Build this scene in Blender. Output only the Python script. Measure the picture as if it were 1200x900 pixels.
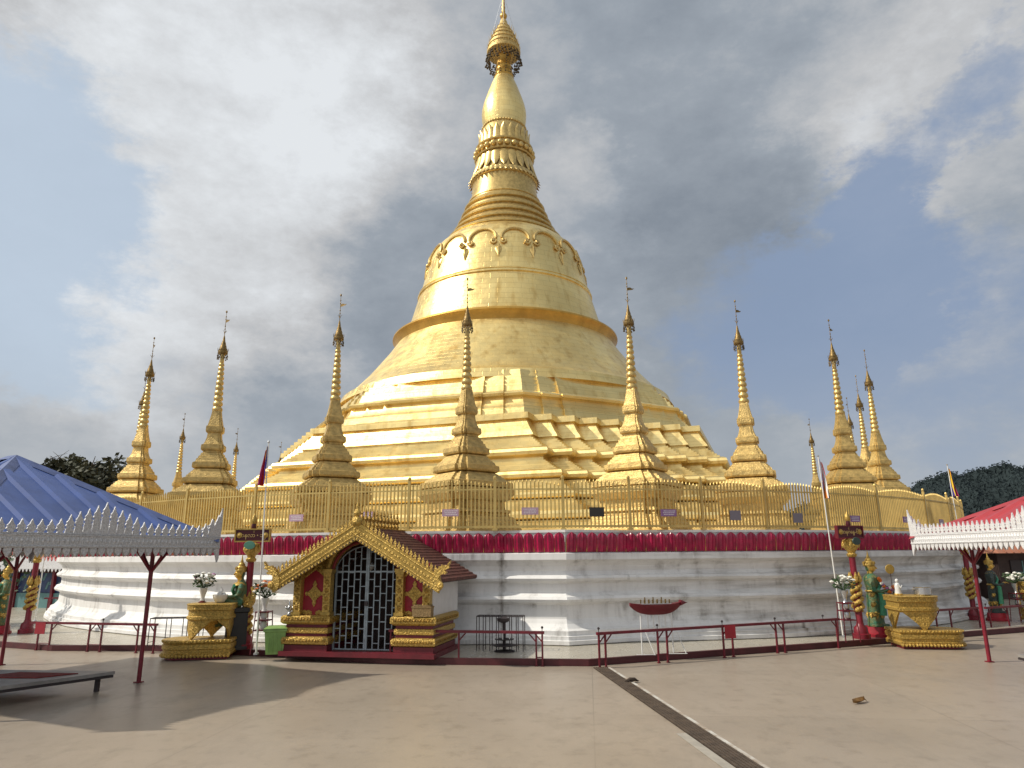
import bpy, math, random
from math import sin, cos, pi, radians as rad, degrees, atan2, hypot
from mathutils import Vector, Matrix
random.seed(7)
for o in list(bpy.data.objects): bpy.data.objects.remove(o)
SC = bpy.context.scene
COL = SC.collection

# ------------------------------------------------------------------ camera
F = 812.0; TH = rad(13.84); RO = rad(0.45); EYE = 2.1
_R0 = Vector((1, 0, 0)); _U0 = Vector((0, -sin(TH), cos(TH))); FW = Vector((0, cos(TH), sin(TH)))
RT = _R0*cos(RO) - _U0*sin(RO); UP = _U0*cos(RO) + _R0*sin(RO)
cd = bpy.data.cameras.new('camera'); cam = bpy.data.objects.new('camera', cd); COL.objects.link(cam)
cd.sensor_width = 36; cd.lens = F/1200*36; cd.clip_end = 5000; cd.clip_start = 0.05
M = Matrix((RT, UP, -FW)).transposed().to_4x4(); M.translation = (0, 0, EYE)
cam.matrix_world = M
SC.camera = cam
SC.render.resolution_x = 1024; SC.render.resolution_y = 768

def ray(x, y): return RT*((x-600)/F) + UP*((450-y)/F) + FW
def g(x, y, z=0.0):
    d = ray(x, y); t = (z-EYE)/d.z; return Vector((d.x*t, d.y*t, z))
def aY(x, y, Y):
    d = ray(x, y); t = Y/d.y; return Vector((d.x*t, Y, EYE+d.z*t))

# ------------------------------------------------------------------ light
SUN_AZ = -82.0; SUN_EL = 43.0      # azimuth measured from the direction towards the viewer, negative = left
sdir = Vector((sin(rad(SUN_AZ))*cos(rad(SUN_EL)), -cos(rad(SUN_AZ))*cos(rad(SUN_EL)), sin(rad(SUN_EL))))
sl = bpy.data.lights.new('sun', 'SUN'); so = bpy.data.objects.new('sun', sl); COL.objects.link(so)
sl.energy = 3.9; sl.angle = rad(1.0); sl.color = (1.0, 0.93, 0.80)
so.rotation_euler = sdir.to_track_quat('Z', 'Y').to_euler()

W = bpy.data.worlds.new('World'); SC.world = W; W.use_nodes = True
def build_world():
    nt = W.node_tree; N = nt.nodes; L = nt.links; N.clear()
    out = N.new('ShaderNodeOutputWorld'); bg = N.new('ShaderNodeBackground'); L.new(bg.outputs[0], out.inputs[0])
    bg.inputs[1].default_value = 0.1
    sky = N.new('ShaderNodeTexSky'); sky.sky_type = 'NISHITA'; sky.sun_disc = False
    sky.sun_elevation = rad(SUN_EL); sky.sun_rotation = atan2(sdir.x, sdir.y)
    sky.air_density = 1.0; sky.dust_density = 2.0; sky.ozone_density = 1.2
    tc = N.new('ShaderNodeTexCoord')
    sep = N.new('ShaderNodeSeparateXYZ'); L.new(tc.outputs['Generated'], sep.inputs[0])
    def math_(op, a, b=None, c=None, clamp=False):
        n = N.new('ShaderNodeMath'); n.operation = op; n.use_clamp = clamp
        for i, v in enumerate((a, b, c)):
            if v is None: continue
            if isinstance(v, (int, float)): n.inputs[i].default_value = v
            else: L.new(v, n.inputs[i])
        return n.outputs[0]
    def noise(sc, det, rough, off, dist=0.0, col=False, zs=1.7):
        m = N.new('ShaderNodeMapping'); m.inputs['Location'].default_value = off; m.inputs['Scale'].default_value = (1, 1, zs); L.new(tc.outputs['Generated'], m.inputs[0])
        n = N.new('ShaderNodeTexNoise'); n.inputs['Scale'].default_value = sc; n.inputs['Detail'].default_value = det
        n.inputs['Roughness'].default_value = rough; n.inputs['Distortion'].default_value = dist
        L.new(m.outputs[0], n.inputs['Vector']); return n.outputs[1 if col else 0]
    # the fields below are read through a warped direction, so that their edges billow like cloud
    wv = N.new('ShaderNodeVectorMath'); wv.operation = 'MULTIPLY_ADD'; L.new(noise(3.2, 10, 0.66, (5.1, 2.7, 0.4), 0.0, True), wv.inputs[0]); wv.inputs[1].default_value = (.42, .42, .42); wv.inputs[2].default_value = (-.21, -.21, -.21)
    wa = N.new('ShaderNodeVectorMath'); wa.operation = 'ADD'; L.new(wv.outputs[0], wa.inputs[0]); L.new(tc.outputs['Generated'], wa.inputs[1])
    wn = N.new('ShaderNodeVectorMath'); wn.operation = 'NORMALIZE'; L.new(wa.outputs[0], wn.inputs[0])
    def blob(px, py, w, amt, d=None, soft=1.0):    # a soft field round one direction of the sky
        d = Vector(d).normalized() if d else ray(px, py).normalized()
        v = N.new('ShaderNodeVectorMath'); v.operation = 'DOT_PRODUCT'; v.inputs[1].default_value = d
        L.new(wn.outputs[0], v.inputs[0])
        mr = N.new('ShaderNodeMapRange'); mr.interpolation_type = 'SMOOTHSTEP'
        mr.inputs[1].default_value = cos(rad(w)); mr.inputs[2].default_value = 1.0 + (cos(rad(w))-1.0)*(1-soft)
        mr.inputs[3].default_value = 0; mr.inputs[4].default_value = amt
        L.new(v.outputs['Value'], mr.inputs[0]); return mr.outputs[0]
    def total(first, *more):
        s = first
        for m in more: s = math_('ADD', s, m)
        return s
    def centred(n, amp): return math_('MULTIPLY_ADD', n, amp, -amp*.5)
    f1 = noise(2.1, 10, 0.63, (3.1, 1.7, 0.0)); f2 = noise(5.5, 10, 0.66, (1.7, 6.2, 3.0)); f3 = noise(13, 7, 0.6, (8.7, 0.2, 1.0))
    cover = total(math_('ADD', centred(f1, .9), 0.88), centred(f2, 0.55), centred(f3, .2),
                  blob(-60, 240, 15, -.8), blob(90, 490, 12, -.2), blob(1150, 70, 6, -.5), blob(1020, 190, 6, -.5), blob(900, 390, 12, -.55), blob(1010, 300, 9, -.3), blob(1110, 420, 14, -.46), blob(640, 60, 30, .25))
    mr = N.new('ShaderNodeMapRange'); mr.interpolation_type = 'SMOOTHSTEP'
    mr.inputs[1].default_value = 0.24; mr.inputs[2].default_value = 0.66; mr.inputs[3].default_value = 0.10; L.new(cover, mr.inputs[0])
    br = total(math_('ADD', centred(f1, .40), 0.50), centred(f2, .58), centred(f3, .30),
               blob(180, 190, 23, .32), blob(-20, 200, 14, .08), blob(300, 40, 17, .18), blob(210, 400, 13, .14), blob(500, 60, 14, .05), blob(500, 330, 11, -.08), blob(420, 390, 9, -.06), blob(830, 330, 13, -.12), blob(860, 180, 16, -.07), blob(700, 90, 13, -.04),
               blob(690, 235, 6, .16), blob(1080, 110, 13, .20), blob(950, 60, 10, .08), blob(1000, 230, 8, .08), blob(1100, 500, 14, .12), blob(120, 520, 14, .10),
               blob(0, 0, 62, .45, (-.8, -.45, .62)), blob(0, 0, 45, .25, (-.3, .0, .95)), blob(0, 0, 75, .34, (-.35, -.85, .40)))  # unseen bright clouds added overhead, at left and behind the viewer as fill light
    cr = N.new('ShaderNodeValToRGB'); e = cr.color_ramp.elements
    e[0].position = 0.12; e[0].color = (2.0, 2.35, 2.85, 1)
    e[1].position = 1.0; e[1].color = (7.7, 8.0, 8.3, 1)
    a = cr.color_ramp.elements.new(0.48); a.color = (3.3, 3.7, 4.2, 1)
    b = cr.color_ramp.elements.new(0.74); b.color = (5.4, 5.5, 5.65, 1)
    L.new(br, cr.inputs[0])
    skyg = N.new('ShaderNodeMix'); skyg.data_type = 'RGBA'; skyg.inputs[0].default_value = 0.92
    L.new(sky.outputs[0], skyg.inputs[6])
    sx = N.new('ShaderNodeMapRange'); sx.interpolation_type = 'SMOOTHSTEP'; sx.inputs[1].default_value = 0.25; sx.inputs[2].default_value = -0.6; L.new(sep.outputs[0], sx.inputs[0])
    sc_ = N.new('ShaderNodeMix'); sc_.data_type = 'RGBA'; L.new(sx.outputs[0], sc_.inputs[0]); sc_.inputs[6].default_value = (2.6, 3.4, 4.9, 1); sc_.inputs[7].default_value = (5.1, 6.1, 7.3, 1); L.new(sc_.outputs[2], skyg.inputs[7])
    mx = N.new('ShaderNodeMix'); mx.data_type = 'RGBA'
    L.new(mr.outputs[0], mx.inputs[0]); L.new(skyg.outputs[2], mx.inputs[6]); L.new(cr.outputs[0], mx.inputs[7])
    hz = N.new('ShaderNodeMapRange'); hz.interpolation_type = 'SMOOTHSTEP'; hz.inputs[1].default_value = 0.30; hz.inputs[2].default_value = 0.0; hz.inputs[4].default_value = 0.62
    L.new(sep.outputs[2], hz.inputs[0])
    mh = N.new('ShaderNodeMix'); mh.data_type = 'RGBA'; L.new(hz.outputs[0], mh.inputs[0]); L.new(mx.outputs[2], mh.inputs[6]); mh.inputs[7].default_value = (4.3, 4.7, 5.1, 1)
    L.new(mh.outputs[2], bg.inputs[0])
build_world()
SC.view_settings.view_transform = 'Standard'; SC.view_settings.look = 'None'
SC.view_settings.exposure = 0.0; SC.view_settings.gamma = 1.0; SC.view_settings.use_curve_mapping = False
SC.cycles.max_bounces = 6

# ------------------------------------------------------------------ materials
MATS = {}
def mat(name, col, rough=0.6, metal=0.0, var=0.0, vscale=3.0, bump=0.0, bscale=20.0, col2=None, spec=0.5, coords='Object', stretch=(1, 1, 1), detail=5.0):
    if name in MATS: return MATS[name]
    m = bpy.data.materials.new(name); m.use_nodes = True; MATS[name] = m
    nt = m.node_tree; N = nt.nodes; L = nt.links; bs = N['Principled BSDF']
    bs.inputs['Base Color'].default_value = (*col, 1); bs.inputs['Roughness'].default_value = rough
    bs.inputs['Metallic'].default_value = metal; bs.inputs['Specular IOR Level'].default_value = spec
    tc = N.new('ShaderNodeTexCoord'); mp = N.new('ShaderNodeMapping'); mp.inputs['Scale'].default_value = stretch
    L.new(tc.outputs[coords], mp.inputs[0])
    if var > 0 or col2:
        n = N.new('ShaderNodeTexNoise'); n.inputs['Scale'].default_value = vscale; n.inputs['Detail'].default_value = detail; n.inputs['Roughness'].default_value = 0.62
        L.new(mp.outputs[0], n.inputs['Vector'])
        r = N.new('ShaderNodeValToRGB'); r.color_ramp.elements[0].position = 0.36; r.color_ramp.elements[1].position = 0.64
        c2 = col2 or tuple(c*(1-var) for c in col)
        r.color_ramp.elements[0].color = (*c2, 1); r.color_ramp.elements[1].color = (*col, 1)
        L.new(n.outputs[0], r.inputs[0]); L.new(r.outputs[0], bs.inputs['Base Color'])
        rr = N.new('ShaderNodeMapRange'); rr.inputs[3].default_value = min(1, rough*1.2); rr.inputs[4].default_value = rough*0.85
        L.new(n.outputs[0], rr.inputs[0]); L.new(rr.outputs[0], bs.inputs['Roughness'])
    if bump > 0:
        n = N.new('ShaderNodeTexNoise'); n.inputs['Scale'].default_value = bscale; n.inputs['Detail'].default_value = 4
        L.new(mp.outputs[0], n.inputs['Vector'])
        b = N.new('ShaderNodeBump'); b.inputs['Strength'].default_value = bump; b.inputs['Distance'].default_value = 0.03
        L.new(n.outputs[0], b.inputs['Height']); L.new(b.outputs[0], bs.inputs['Normal'])
    return m

def vary(name, lo):
    m = MATS[name]; nt = m.node_tree; N = nt.nodes; L = nt.links; bs = N['Principled BSDF']
    src = bs.inputs['Base Color'].links[0].from_socket; oi = N.new('ShaderNodeObjectInfo'); mr = N.new('ShaderNodeMapRange'); mr.inputs[3].default_value = lo; L.new(oi.outputs['Random'], mr.inputs[0])
    cb = N.new('ShaderNodeCombineColor'); 
    for i in range(3): L.new(mr.outputs[0], cb.inputs[i])
    mx = N.new('ShaderNodeMix'); mx.data_type = 'RGBA'; mx.blend_type = 'MULTIPLY'; mx.inputs[0].default_value = 1; L.new(src, mx.inputs[6]); L.new(cb.outputs[0], mx.inputs[7]); L.new(mx.outputs[2], bs.inputs['Base Color'])
def gold_plate(name, col, col2, rough, bw, bh, bump):
    """sheet gold: rows of thin plates laid in UV (metres), each a touch different, with fine seams"""
    m = bpy.data.materials.new(name); m.use_nodes = True; MATS[name] = m
    nt = m.node_tree; N = nt.nodes; L = nt.links; bs = N['Principled BSDF']
    bs.inputs['Metallic'].default_value = 0.86
    uv = N.new('ShaderNodeTexCoord')
    br = N.new('ShaderNodeTexBrick'); L.new(uv.outputs['UV'], br.inputs['Vector'])
    br.inputs['Scale'].default_value = 1.0; br.inputs['Brick Width'].default_value = bw; br.inputs['Row Height'].default_value = bh
    br.inputs['Mortar Size'].default_value = 0.006; br.inputs['Mortar Smooth'].default_value = 0.4; br.inputs['Bias'].default_value = 0.0
    br.inputs['Color1'].default_value = (*col, 1); br.inputs['Color2'].default_value = (*col2, 1)
    br.inputs['Mortar'].default_value = tuple(c*0.66 for c in col2) + (1,)
    n = N.new('ShaderNodeTexNoise'); n.inputs['Scale'].default_value = 0.5; n.inputs['Detail'].default_value = 6
    L.new(uv.outputs['Object'], n.inputs['Vector'])
    r = N.new('ShaderNodeValToRGB'); r.color_ramp.elements[0].position = 0.35; r.color_ramp.elements[1].position = 0.65
    r.color_ramp.elements[0].color = (0.80, 0.77, 0.72, 1); r.color_ramp.elements[1].color = (1, 1, 1, 1)
    sm = N.new('ShaderNodeMapping'); sm.inputs['Scale'].default_value = (2.6, 2.6, .22); L.new(uv.outputs['Object'], sm.inputs[0])
    sn = N.new('ShaderNodeTexNoise'); sn.inputs['Scale'].default_value = 1.0; sn.inputs['Detail'].default_value = 7; L.new(sm.outputs[0], sn.inputs['Vector'])
    sr_ = N.new('ShaderNodeValToRGB'); sr_.color_ramp.elements[0].position = .52; sr_.color_ramp.elements[1].position = .78; sr_.color_ramp.elements[0].color = (1, 1, 1, 1); sr_.color_ramp.elements[1].color = (.70, .60, .45, 1); L.new(sn.outputs[0], sr_.inputs[0])
    m0 = N.new('ShaderNodeMix'); m0.data_type = 'RGBA'; m0.blend_type = 'MULTIPLY'; m0.inputs[0].default_value = 1; L.new(br.outputs[0], m0.inputs[6]); L.new(sr_.outputs[0], m0.inputs[7])
    L.new(n.outputs[0], r.inputs[0])
    mx = N.new('ShaderNodeMix'); mx.data_type = 'RGBA'; mx.blend_type = 'MULTIPLY'; mx.inputs[0].default_value = 1
    L.new(m0.outputs[2], mx.inputs[6]); L.new(r.outputs[0], mx.inputs[7]); L.new(mx.outputs[2], bs.inputs['Base Color'])
    n2 = N.new('ShaderNodeTexNoise'); n2.inputs['Scale'].default_value = 2.2; n2.inputs['Detail'].default_value = 6
    L.new(uv.outputs['Object'], n2.inputs['Vector'])
    ro = N.new('ShaderNodeMapRange'); ro.inputs[1].default_value = .3; ro.inputs[2].default_value = .7
    ro.inputs[3].default_value = rough-0.07; ro.inputs[4].default_value = rough+0.1
    L.new(n2.outputs[0], ro.inputs[0]); L.new(ro.outputs[0], bs.inputs['Roughness'])
    inv = N.new('ShaderNodeMath'); inv.operation = 'MULTIPLY_ADD'; inv.inputs[1].default_value = -1.0; L.new(br.outputs['Fac'], inv.inputs[0]); 
    n3 = N.new('ShaderNodeTexNoise'); n3.inputs['Scale'].default_value = 5.0; n3.inputs['Detail'].default_value = 3
    L.new(uv.outputs['Object'], n3.inputs['Vector']); L.new(n3.outputs[0], inv.inputs[2])
    b = N.new('ShaderNodeBump'); b.inputs['Strength'].default_value = bump; b.inputs['Distance'].default_value = 0.03
    L.new(inv.outputs[0], b.inputs['Height']); L.new(b.outputs[0], bs.inputs['Normal'])
    return m

gold_plate('gilt_plate', (0.99, 0.78, 0.34), (0.95, 0.735, 0.31), 0.38, 0.62, 0.30, 0.34)
gold_plate('gilt_terrace', (0.99, 0.79, 0.36), (0.95, 0.745, 0.33), 0.40, 1.3, 0.22, 0.25)
mat('gilt_ring', (0.66, 0.39, 0.085), 0.36, 0.65, 0.25, 1.5, 0.15, 14)
mat('gilt_stupa', (0.78, 0.55, 0.20), 0.46, 0.5, 0.38, 7.0, 0.65, 30)
mat('gilt_spire', (0.80, 0.57, 0.21), 0.36, 0.65, 0.3, 6.0, 0.2, 20)
vary('gilt_stupa', .80); vary('gilt_spire', .82)
mat('bronze', (0.30, 0.20, 0.075), 0.45, 0.75, 0.5, 15.0, 0.3, 40)
mat('bell_metal', (0.10, 0.075, 0.045), 0.5, 0.6)
mat('gold_paint', (0.56, 0.37, 0.09), 0.42, 0.5, 0.35, 6.0, 0.2, 30)
mat('fence_gold', (0.66, 0.48, 0.17), 0.42, 0.6, 0.25, 3.0)
mat('ornate_gold', (0.70, 0.46, 0.11), 0.38, 0.45, 0.5, 28.0, 1.0, 34)
mat('dark_gold', (0.48, 0.28, 0.05), 0.4, 0.5, 0.6, 22.0, 1.0, 30)
mat('magenta', (0.42, 0.014, 0.07), 0.28, 0, 0.45, 6.0)
mat('kerb_maroon', (0.085, 0.012, 0.016), 0.55, 0, 0.4, 3.0)
mat('maroon', (0.16, 0.012, 0.022), 0.45, 0, 0.3, 4.0)
mat('rail_red', (0.16, 0.010, 0.022), 0.4, 0, 0.45, 9.0, 0.1, 40)
mat('post_red', (0.22, 0.010, 0.025), 0.4, 0, 0.35, 5.0)
mat('panel_red', (0.36, 0.012, 0.028), 0.5, 0, 0.3, 5.0)
mat('sign_maroon', (0.075, 0.008, 0.014), 0.5)
mat('lettering_gold', (0.75, 0.55, 0.20), 0.5, 0.2)
mat('roof_blue', (0.042, 0.09, 0.30), 0.38, 0, 0.28, 1.6)
mat('ridge_blue', (0.10, 0.14, 0.32), 0.45, 0, 0.35, 4.0)
mat('roof_red', (0.40, 0.045, 0.055), 0.42, 0, 0.25, 2.0)
mat('silver_fret', (0.66, 0.66, 0.67), 0.38, 0.35, 0.4, 45.0, 0.6, 60)
mat('white_fret', (0.78, 0.78, 0.79), 0.4, 0.1, 0.22, 30.0, 0.3, 60)
mat('green_plastic', (0.27, 0.44, 0.13), 0.4, 0, 0.2, 5.0)
mat('robe_green', (0.03, 0.15, 0.085), 0.55, 0, 0.45, 13.0, 0.7, 30, col2=(0.16, 0.15, 0.05))
mat('robe_dark', (0.05, 0.075, 0.07), 0.6, 0, 0.5, 8.0, 0.5, 25)
mat('sash_green', (0.06, 0.30, 0.17), 0.5, 0, 0.25, 8.0)
mat('skin_gold', (0.72, 0.45, 0.10), 0.3, 0.6)
mat('stone_black', (0.018, 0.017, 0.017), 0.35, 0, 0.3, 6.0)
mat('leaf', (0.045, 0.095, 0.025), 0.6, 0, 0.6, 9.0)
mat('tree_leaf', (0.060, 0.066, 0.034), 0.7, 0, 0.6, 0.6)
mat('bark', (0.10, 0.08, 0.06), 0.85, 0, 0.4, 6.0)
mat('flower_white', (0.80, 0.79, 0.72), 0.6)
mat('flower_purple', (0.36, 0.12, 0.30), 0.6)
mat('flower_orange', (0.72, 0.17, 0.02), 0.6)
mat('china', (0.72, 0.72, 0.70), 0.25, 0, 0.1, 6)
mat('steel', (0.55, 0.56, 0.57), 0.25, 0.9)
mat('gate_steel', (0.33, 0.39, 0.43), 0.45, 0.3, 0.3, 8.0)
mat('white_plaster', (0.78, 0.77, 0.75), 0.65, 0, 0.12, 2.0)
mat('plaque_pink', (0.50, 0.32, 0.42), 0.55, 0, 0.1, 6)
mat('plaque_purple', (0.26, 0.13, 0.30), 0.55, 0, 0.1, 6)
mat('plaque_dark', (0.025, 0.022, 0.018), 0.4)
mat('plaque_grey', (0.19, 0.17, 0.20), 0.5)
mat('tile_roof', (0.17, 0.055, 0.038), 0.7, 0, 0.65, 12.0)
mat('brown_roof', (0.36, 0.145, 0.085), 0.7, 0, 0.2, 2)
mat('dark_timber', (0.06, 0.035, 0.03), 0.7, 0, 0.3, 5)
mat('tin_roof_red', (0.42, 0.05, 0.045), 0.5, 0, 0.2, 3)
mat('wicker', (0.38, 0.25, 0.11), 0.8, 0, 0.4, 30, 0.8, 60)
mat('blue_tarp', (0.03, 0.06, 0.16), 0.5, 0, 0.5, 3)
mat('teal_paint', (0.12, 0.25, 0.25), 0.6, 0, 0.2, 3)
mat('pole_white', (0.75, 0.74, 0.70), 0.45)
mat('iron_dark', (0.05, 0.04, 0.042), 0.55, 0.3)
mat('dry_leaf', (0.30, 0.16, 0.05), 0.8, 0, 0.4, 20)
mat('dark_debris', (0.05, 0.032, 0.022), 0.9, 0, 0.4, 20)
mat('stage_board', (0.30, 0.28, 0.26), 0.4, 0, 0.35, 3.0)
mat('mat_red', (0.25, 0.03, 0.03), 0.8, 0, 0.4, 12)
mat('flag_magenta', (0.42, 0.03, 0.14), 0.7); mat('flag_blue', (0.07, 0.05, 0.32), 0.7); mat('flag_yellow', (0.80, 0.52, 0.03), 0.7)
mat('flag_red', (0.52, 0.025, 0.03), 0.7); mat('flag_white', (0.8, 0.8, 0.78), 0.7); mat('flag_orange', (0.75, 0.22, 0.02), 0.7)
mat('emblem_green', (0.10, 0.28, 0.20), 0.4); mat('emblem_dark', (0.03, 0.06, 0.05), 0.4)
mat('forest', (0.030, 0.042, 0.044), 0.95, 0, 0.3, 0.03, spec=.1)  # distance haze put into the colour as a slight blue tint

def wall_mat():
    m = bpy.data.materials.new('whitewash'); m.use_nodes = True; MATS['whitewash'] = m
    nt = m.node_tree; N = nt.nodes; L = nt.links; bs = N['Principled BSDF']; bs.inputs['Roughness'].default_value = 0.55
    tc = N.new('ShaderNodeTexCoord')
    def nz(sc, stretch, lo, hi, det=6):
        mp = N.new('ShaderNodeMapping'); mp.inputs['Scale'].default_value = stretch; L.new(tc.outputs['Object'], mp.inputs[0])
        n = N.new('ShaderNodeTexNoise'); n.inputs['Scale'].default_value = sc; n.inputs['Detail'].default_value = det; n.inputs['Roughness'].default_value = .65
        L.new(mp.outputs[0], n.inputs['Vector'])
        r = N.new('ShaderNodeMapRange'); r.inputs[1].default_value = lo; r.inputs[2].default_value = hi; r.interpolation_type = 'SMOOTHSTEP'
        L.new(n.outputs[0], r.inputs[0]); return r.outputs[0]
    a = nz(2.2, (1, 1, .10), .42, .72)          # rain streaks
    b = nz(1.1, (1, 1, 1.6), .45, .75)          # blotches
    c = nz(7.0, (1, 1, .25), .55, .8)
    mul = N.new('ShaderNodeMath'); mul.operation = 'MULTIPLY'; L.new(a, mul.inputs[0]); L.new(b, mul.inputs[1])
    ad = N.new('ShaderNodeMath'); ad.operation = 'MULTIPLY_ADD'; L.new(c, ad.inputs[0]); ad.inputs[1].default_value = .22; L.new(mul.outputs[0], ad.inputs[2])
    ad2 = N.new('ShaderNodeMath'); ad2.operation = 'MULTIPLY_ADD'; ad2.use_clamp = True; L.new(a, ad2.inputs[0]); ad2.inputs[1].default_value = .16; L.new(ad.outputs[0], ad2.inputs[2])
    # dark rain stain running down the inner corner, a mark with its own shape
    sp = N.new('ShaderNodeSeparateXYZ'); L.new(tc.outputs['Object'], sp.inputs[0])
    st = N.new('ShaderNodeMath'); st.operation = 'SUBTRACT'; L.new(sp.outputs[0], st.inputs[0]); st.inputs[1].default_value = STAIN_X
    ab = N.new('ShaderNodeMath'); ab.operation = 'ABSOLUTE'; L.new(st.outputs[0], ab.inputs[0])
    wob = nz(4.0, (1, 1, .5), .2, .8)
    sw = N.new('ShaderNodeMath'); sw.operation = 'MULTIPLY_ADD'; L.new(wob, sw.inputs[0]); sw.inputs[1].default_value = -.16; L.new(ab.outputs[0], sw.inputs[2])
    sr = N.new('ShaderNodeMapRange'); sr.inputs[1].default_value = .03; sr.inputs[2].default_value = -.12; L.new(sw.outputs[0], sr.inputs[0])
    yr = N.new('ShaderNodeMath'); yr.operation = 'LESS_THAN'; L.new(sp.outputs[1], yr.inputs[0]); yr.inputs[1].default_value = 20
    ss = N.new('ShaderNodeMath'); ss.operation = 'MULTIPLY'; L.new(sr.outputs[0], ss.inputs[0]); L.new(yr.outputs[0], ss.inputs[1])
    mxx = N.new('ShaderNodeMath'); mxx.operation = 'MAXIMUM'; L.new(ad2.outputs[0], mxx.inputs[0]); L.new(ss.outputs[0], mxx.inputs[1])
    dz = N.new('ShaderNodeMapRange'); dz.interpolation_type = 'SMOOTHSTEP'; dz.inputs[1].default_value = 0.8; dz.inputs[2].default_value = 7.0; dz.inputs[3].default_value = 0.0; dz.inputs[4].default_value = .42; L.new(sp.outputs[0], dz.inputs[0])  # right half darkened in the colour to deepen its shade, patched with grime
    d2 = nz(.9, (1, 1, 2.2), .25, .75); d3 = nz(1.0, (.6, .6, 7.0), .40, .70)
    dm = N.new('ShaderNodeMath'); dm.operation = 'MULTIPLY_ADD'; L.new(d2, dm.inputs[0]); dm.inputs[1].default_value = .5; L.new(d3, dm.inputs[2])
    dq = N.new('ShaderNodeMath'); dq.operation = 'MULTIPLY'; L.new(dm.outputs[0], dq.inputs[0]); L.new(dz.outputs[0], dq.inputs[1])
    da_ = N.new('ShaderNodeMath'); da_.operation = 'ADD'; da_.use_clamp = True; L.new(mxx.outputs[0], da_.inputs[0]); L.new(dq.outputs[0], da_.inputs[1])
    mx = N.new('ShaderNodeMix'); mx.data_type = 'RGBA'; L.new(da_.outputs[0], mx.inputs[0])
    mx.inputs[6].default_value = (0.77, 0.765, 0.755, 1); mx.inputs[7].default_value = (0.17, 0.15, 0.13, 1)
    L.new(mx.outputs[2], bs.inputs['Base Color'])
STAIN_X = -0.28
wall_mat()

def ground_mat(name, base, dark, joint, bw, bh, rough, jsize):
    m = bpy.data.materials.new(name); m.use_nodes = True; MATS[name] = m
    nt = m.node_tree; N = nt.nodes; L = nt.links; bs = N['Principled BSDF']
    tc = N.new('ShaderNodeTexCoord')
    mp = N.new('ShaderNodeMapping'); mp.inputs['Rotation'].default_value = (0, 0, rad(6)); L.new(tc.outputs['Object'], mp.inputs[0])
    br = N.new('ShaderNodeTexBrick'); L.new(mp.outputs[0], br.inputs['Vector']); br.inputs['Scale'].default_value = 1
    br.inputs['Brick Width'].default_value = bw; br.inputs['Row Height'].default_value = bh; br.inputs['Mortar Size'].default_value = jsize; br.inputs['Mortar Smooth'].default_value = .3
    br.offset = 0.0
    br.inputs['Color1'].default_value = (*base, 1); br.inputs['Color2'].default_value = tuple(c*.88 for c in base)+(1,); br.inputs['Mortar'].default_value = (*joint, 1)
    def nz(sc, lo, hi, det=7, rg=.65, stretch=(1, 1, 1)):
        mm = N.new('ShaderNodeMapping'); mm.inputs['Scale'].default_value = stretch; L.new(tc.outputs['Object'], mm.inputs[0])
        n = N.new('ShaderNodeTexNoise'); n.inputs['Scale'].default_value = sc; n.inputs['Detail'].default_value = det; n.inputs['Roughness'].default_value = rg
        L.new(mm.outputs[0], n.inputs['Vector'])
        r = N.new('ShaderNodeMapRange'); r.inputs[1].default_value = lo; r.inputs[2].default_value = hi; L.new(n.outputs[0], r.inputs[0]); return r.outputs[0]
    s1 = nz(.35, .40, .72); s2 = nz(1.3, .50, .80, stretch=(1, .45, 1)); s3 = nz(38, .3, .8, 3)
    def mixc(f, a, bcol, amt):
        mu = N.new('ShaderNodeMath'); mu.operation = 'MULTIPLY'; L.new(f, mu.inputs[0]); mu.inputs[1].default_value = amt
        x = N.new('ShaderNodeMix'); x.data_type = 'RGBA'; L.new(mu.outputs[0], x.inputs[0]); L.new(a, x.inputs[6]); x.inputs[7].default_value = (*bcol, 1); return x.outputs[2]
    s4 = nz(3.2, .52, .66, 9, .7); s5 = nz(140, .35, .7, 2); s6 = nz(.16, .45, .6, 4)
    c = mixc(s6, br.outputs[0], tuple(v*1.12 for v in base), .6); c = mixc(s1, c, dark, .6); c = mixc(s2, c, tuple(v*.7 for v in dark), .55); c = mixc(s4, c, tuple(v*.72 for v in dark), .5); c = mixc(s3, c, dark, .35); c = mixc(s5, c, tuple(v*.6 for v in dark), .35)
    L.new(c, bs.inputs['Base Color'])
    rr = N.new('ShaderNodeMapRange'); rr.inputs[3].default_value = rough; rr.inputs[4].default_value = rough+.22; L.new(s2, rr.inputs[0]); L.new(rr.outputs[0], bs.inputs['Roughness'])
    b = N.new('ShaderNodeBump'); b.inputs['Strength'].default_value = .12; b.inputs['Distance'].default_value = .01; L.new(s3, b.inputs['Height']); L.new(b.outputs[0], bs.inputs['Normal'])
ground_mat('polished_concrete', (0.405, 0.34, 0.27), (0.285, 0.236, 0.182), (0.225, 0.185, 0.145), 4.6, 3.4, 0.34, .008)
ground_mat('floor_tile', (0.50, 0.46, 0.38), (0.36, 0.32, 0.25), (0.30, 0.27, 0.22), .6, .6, 0.25, .006)

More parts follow.
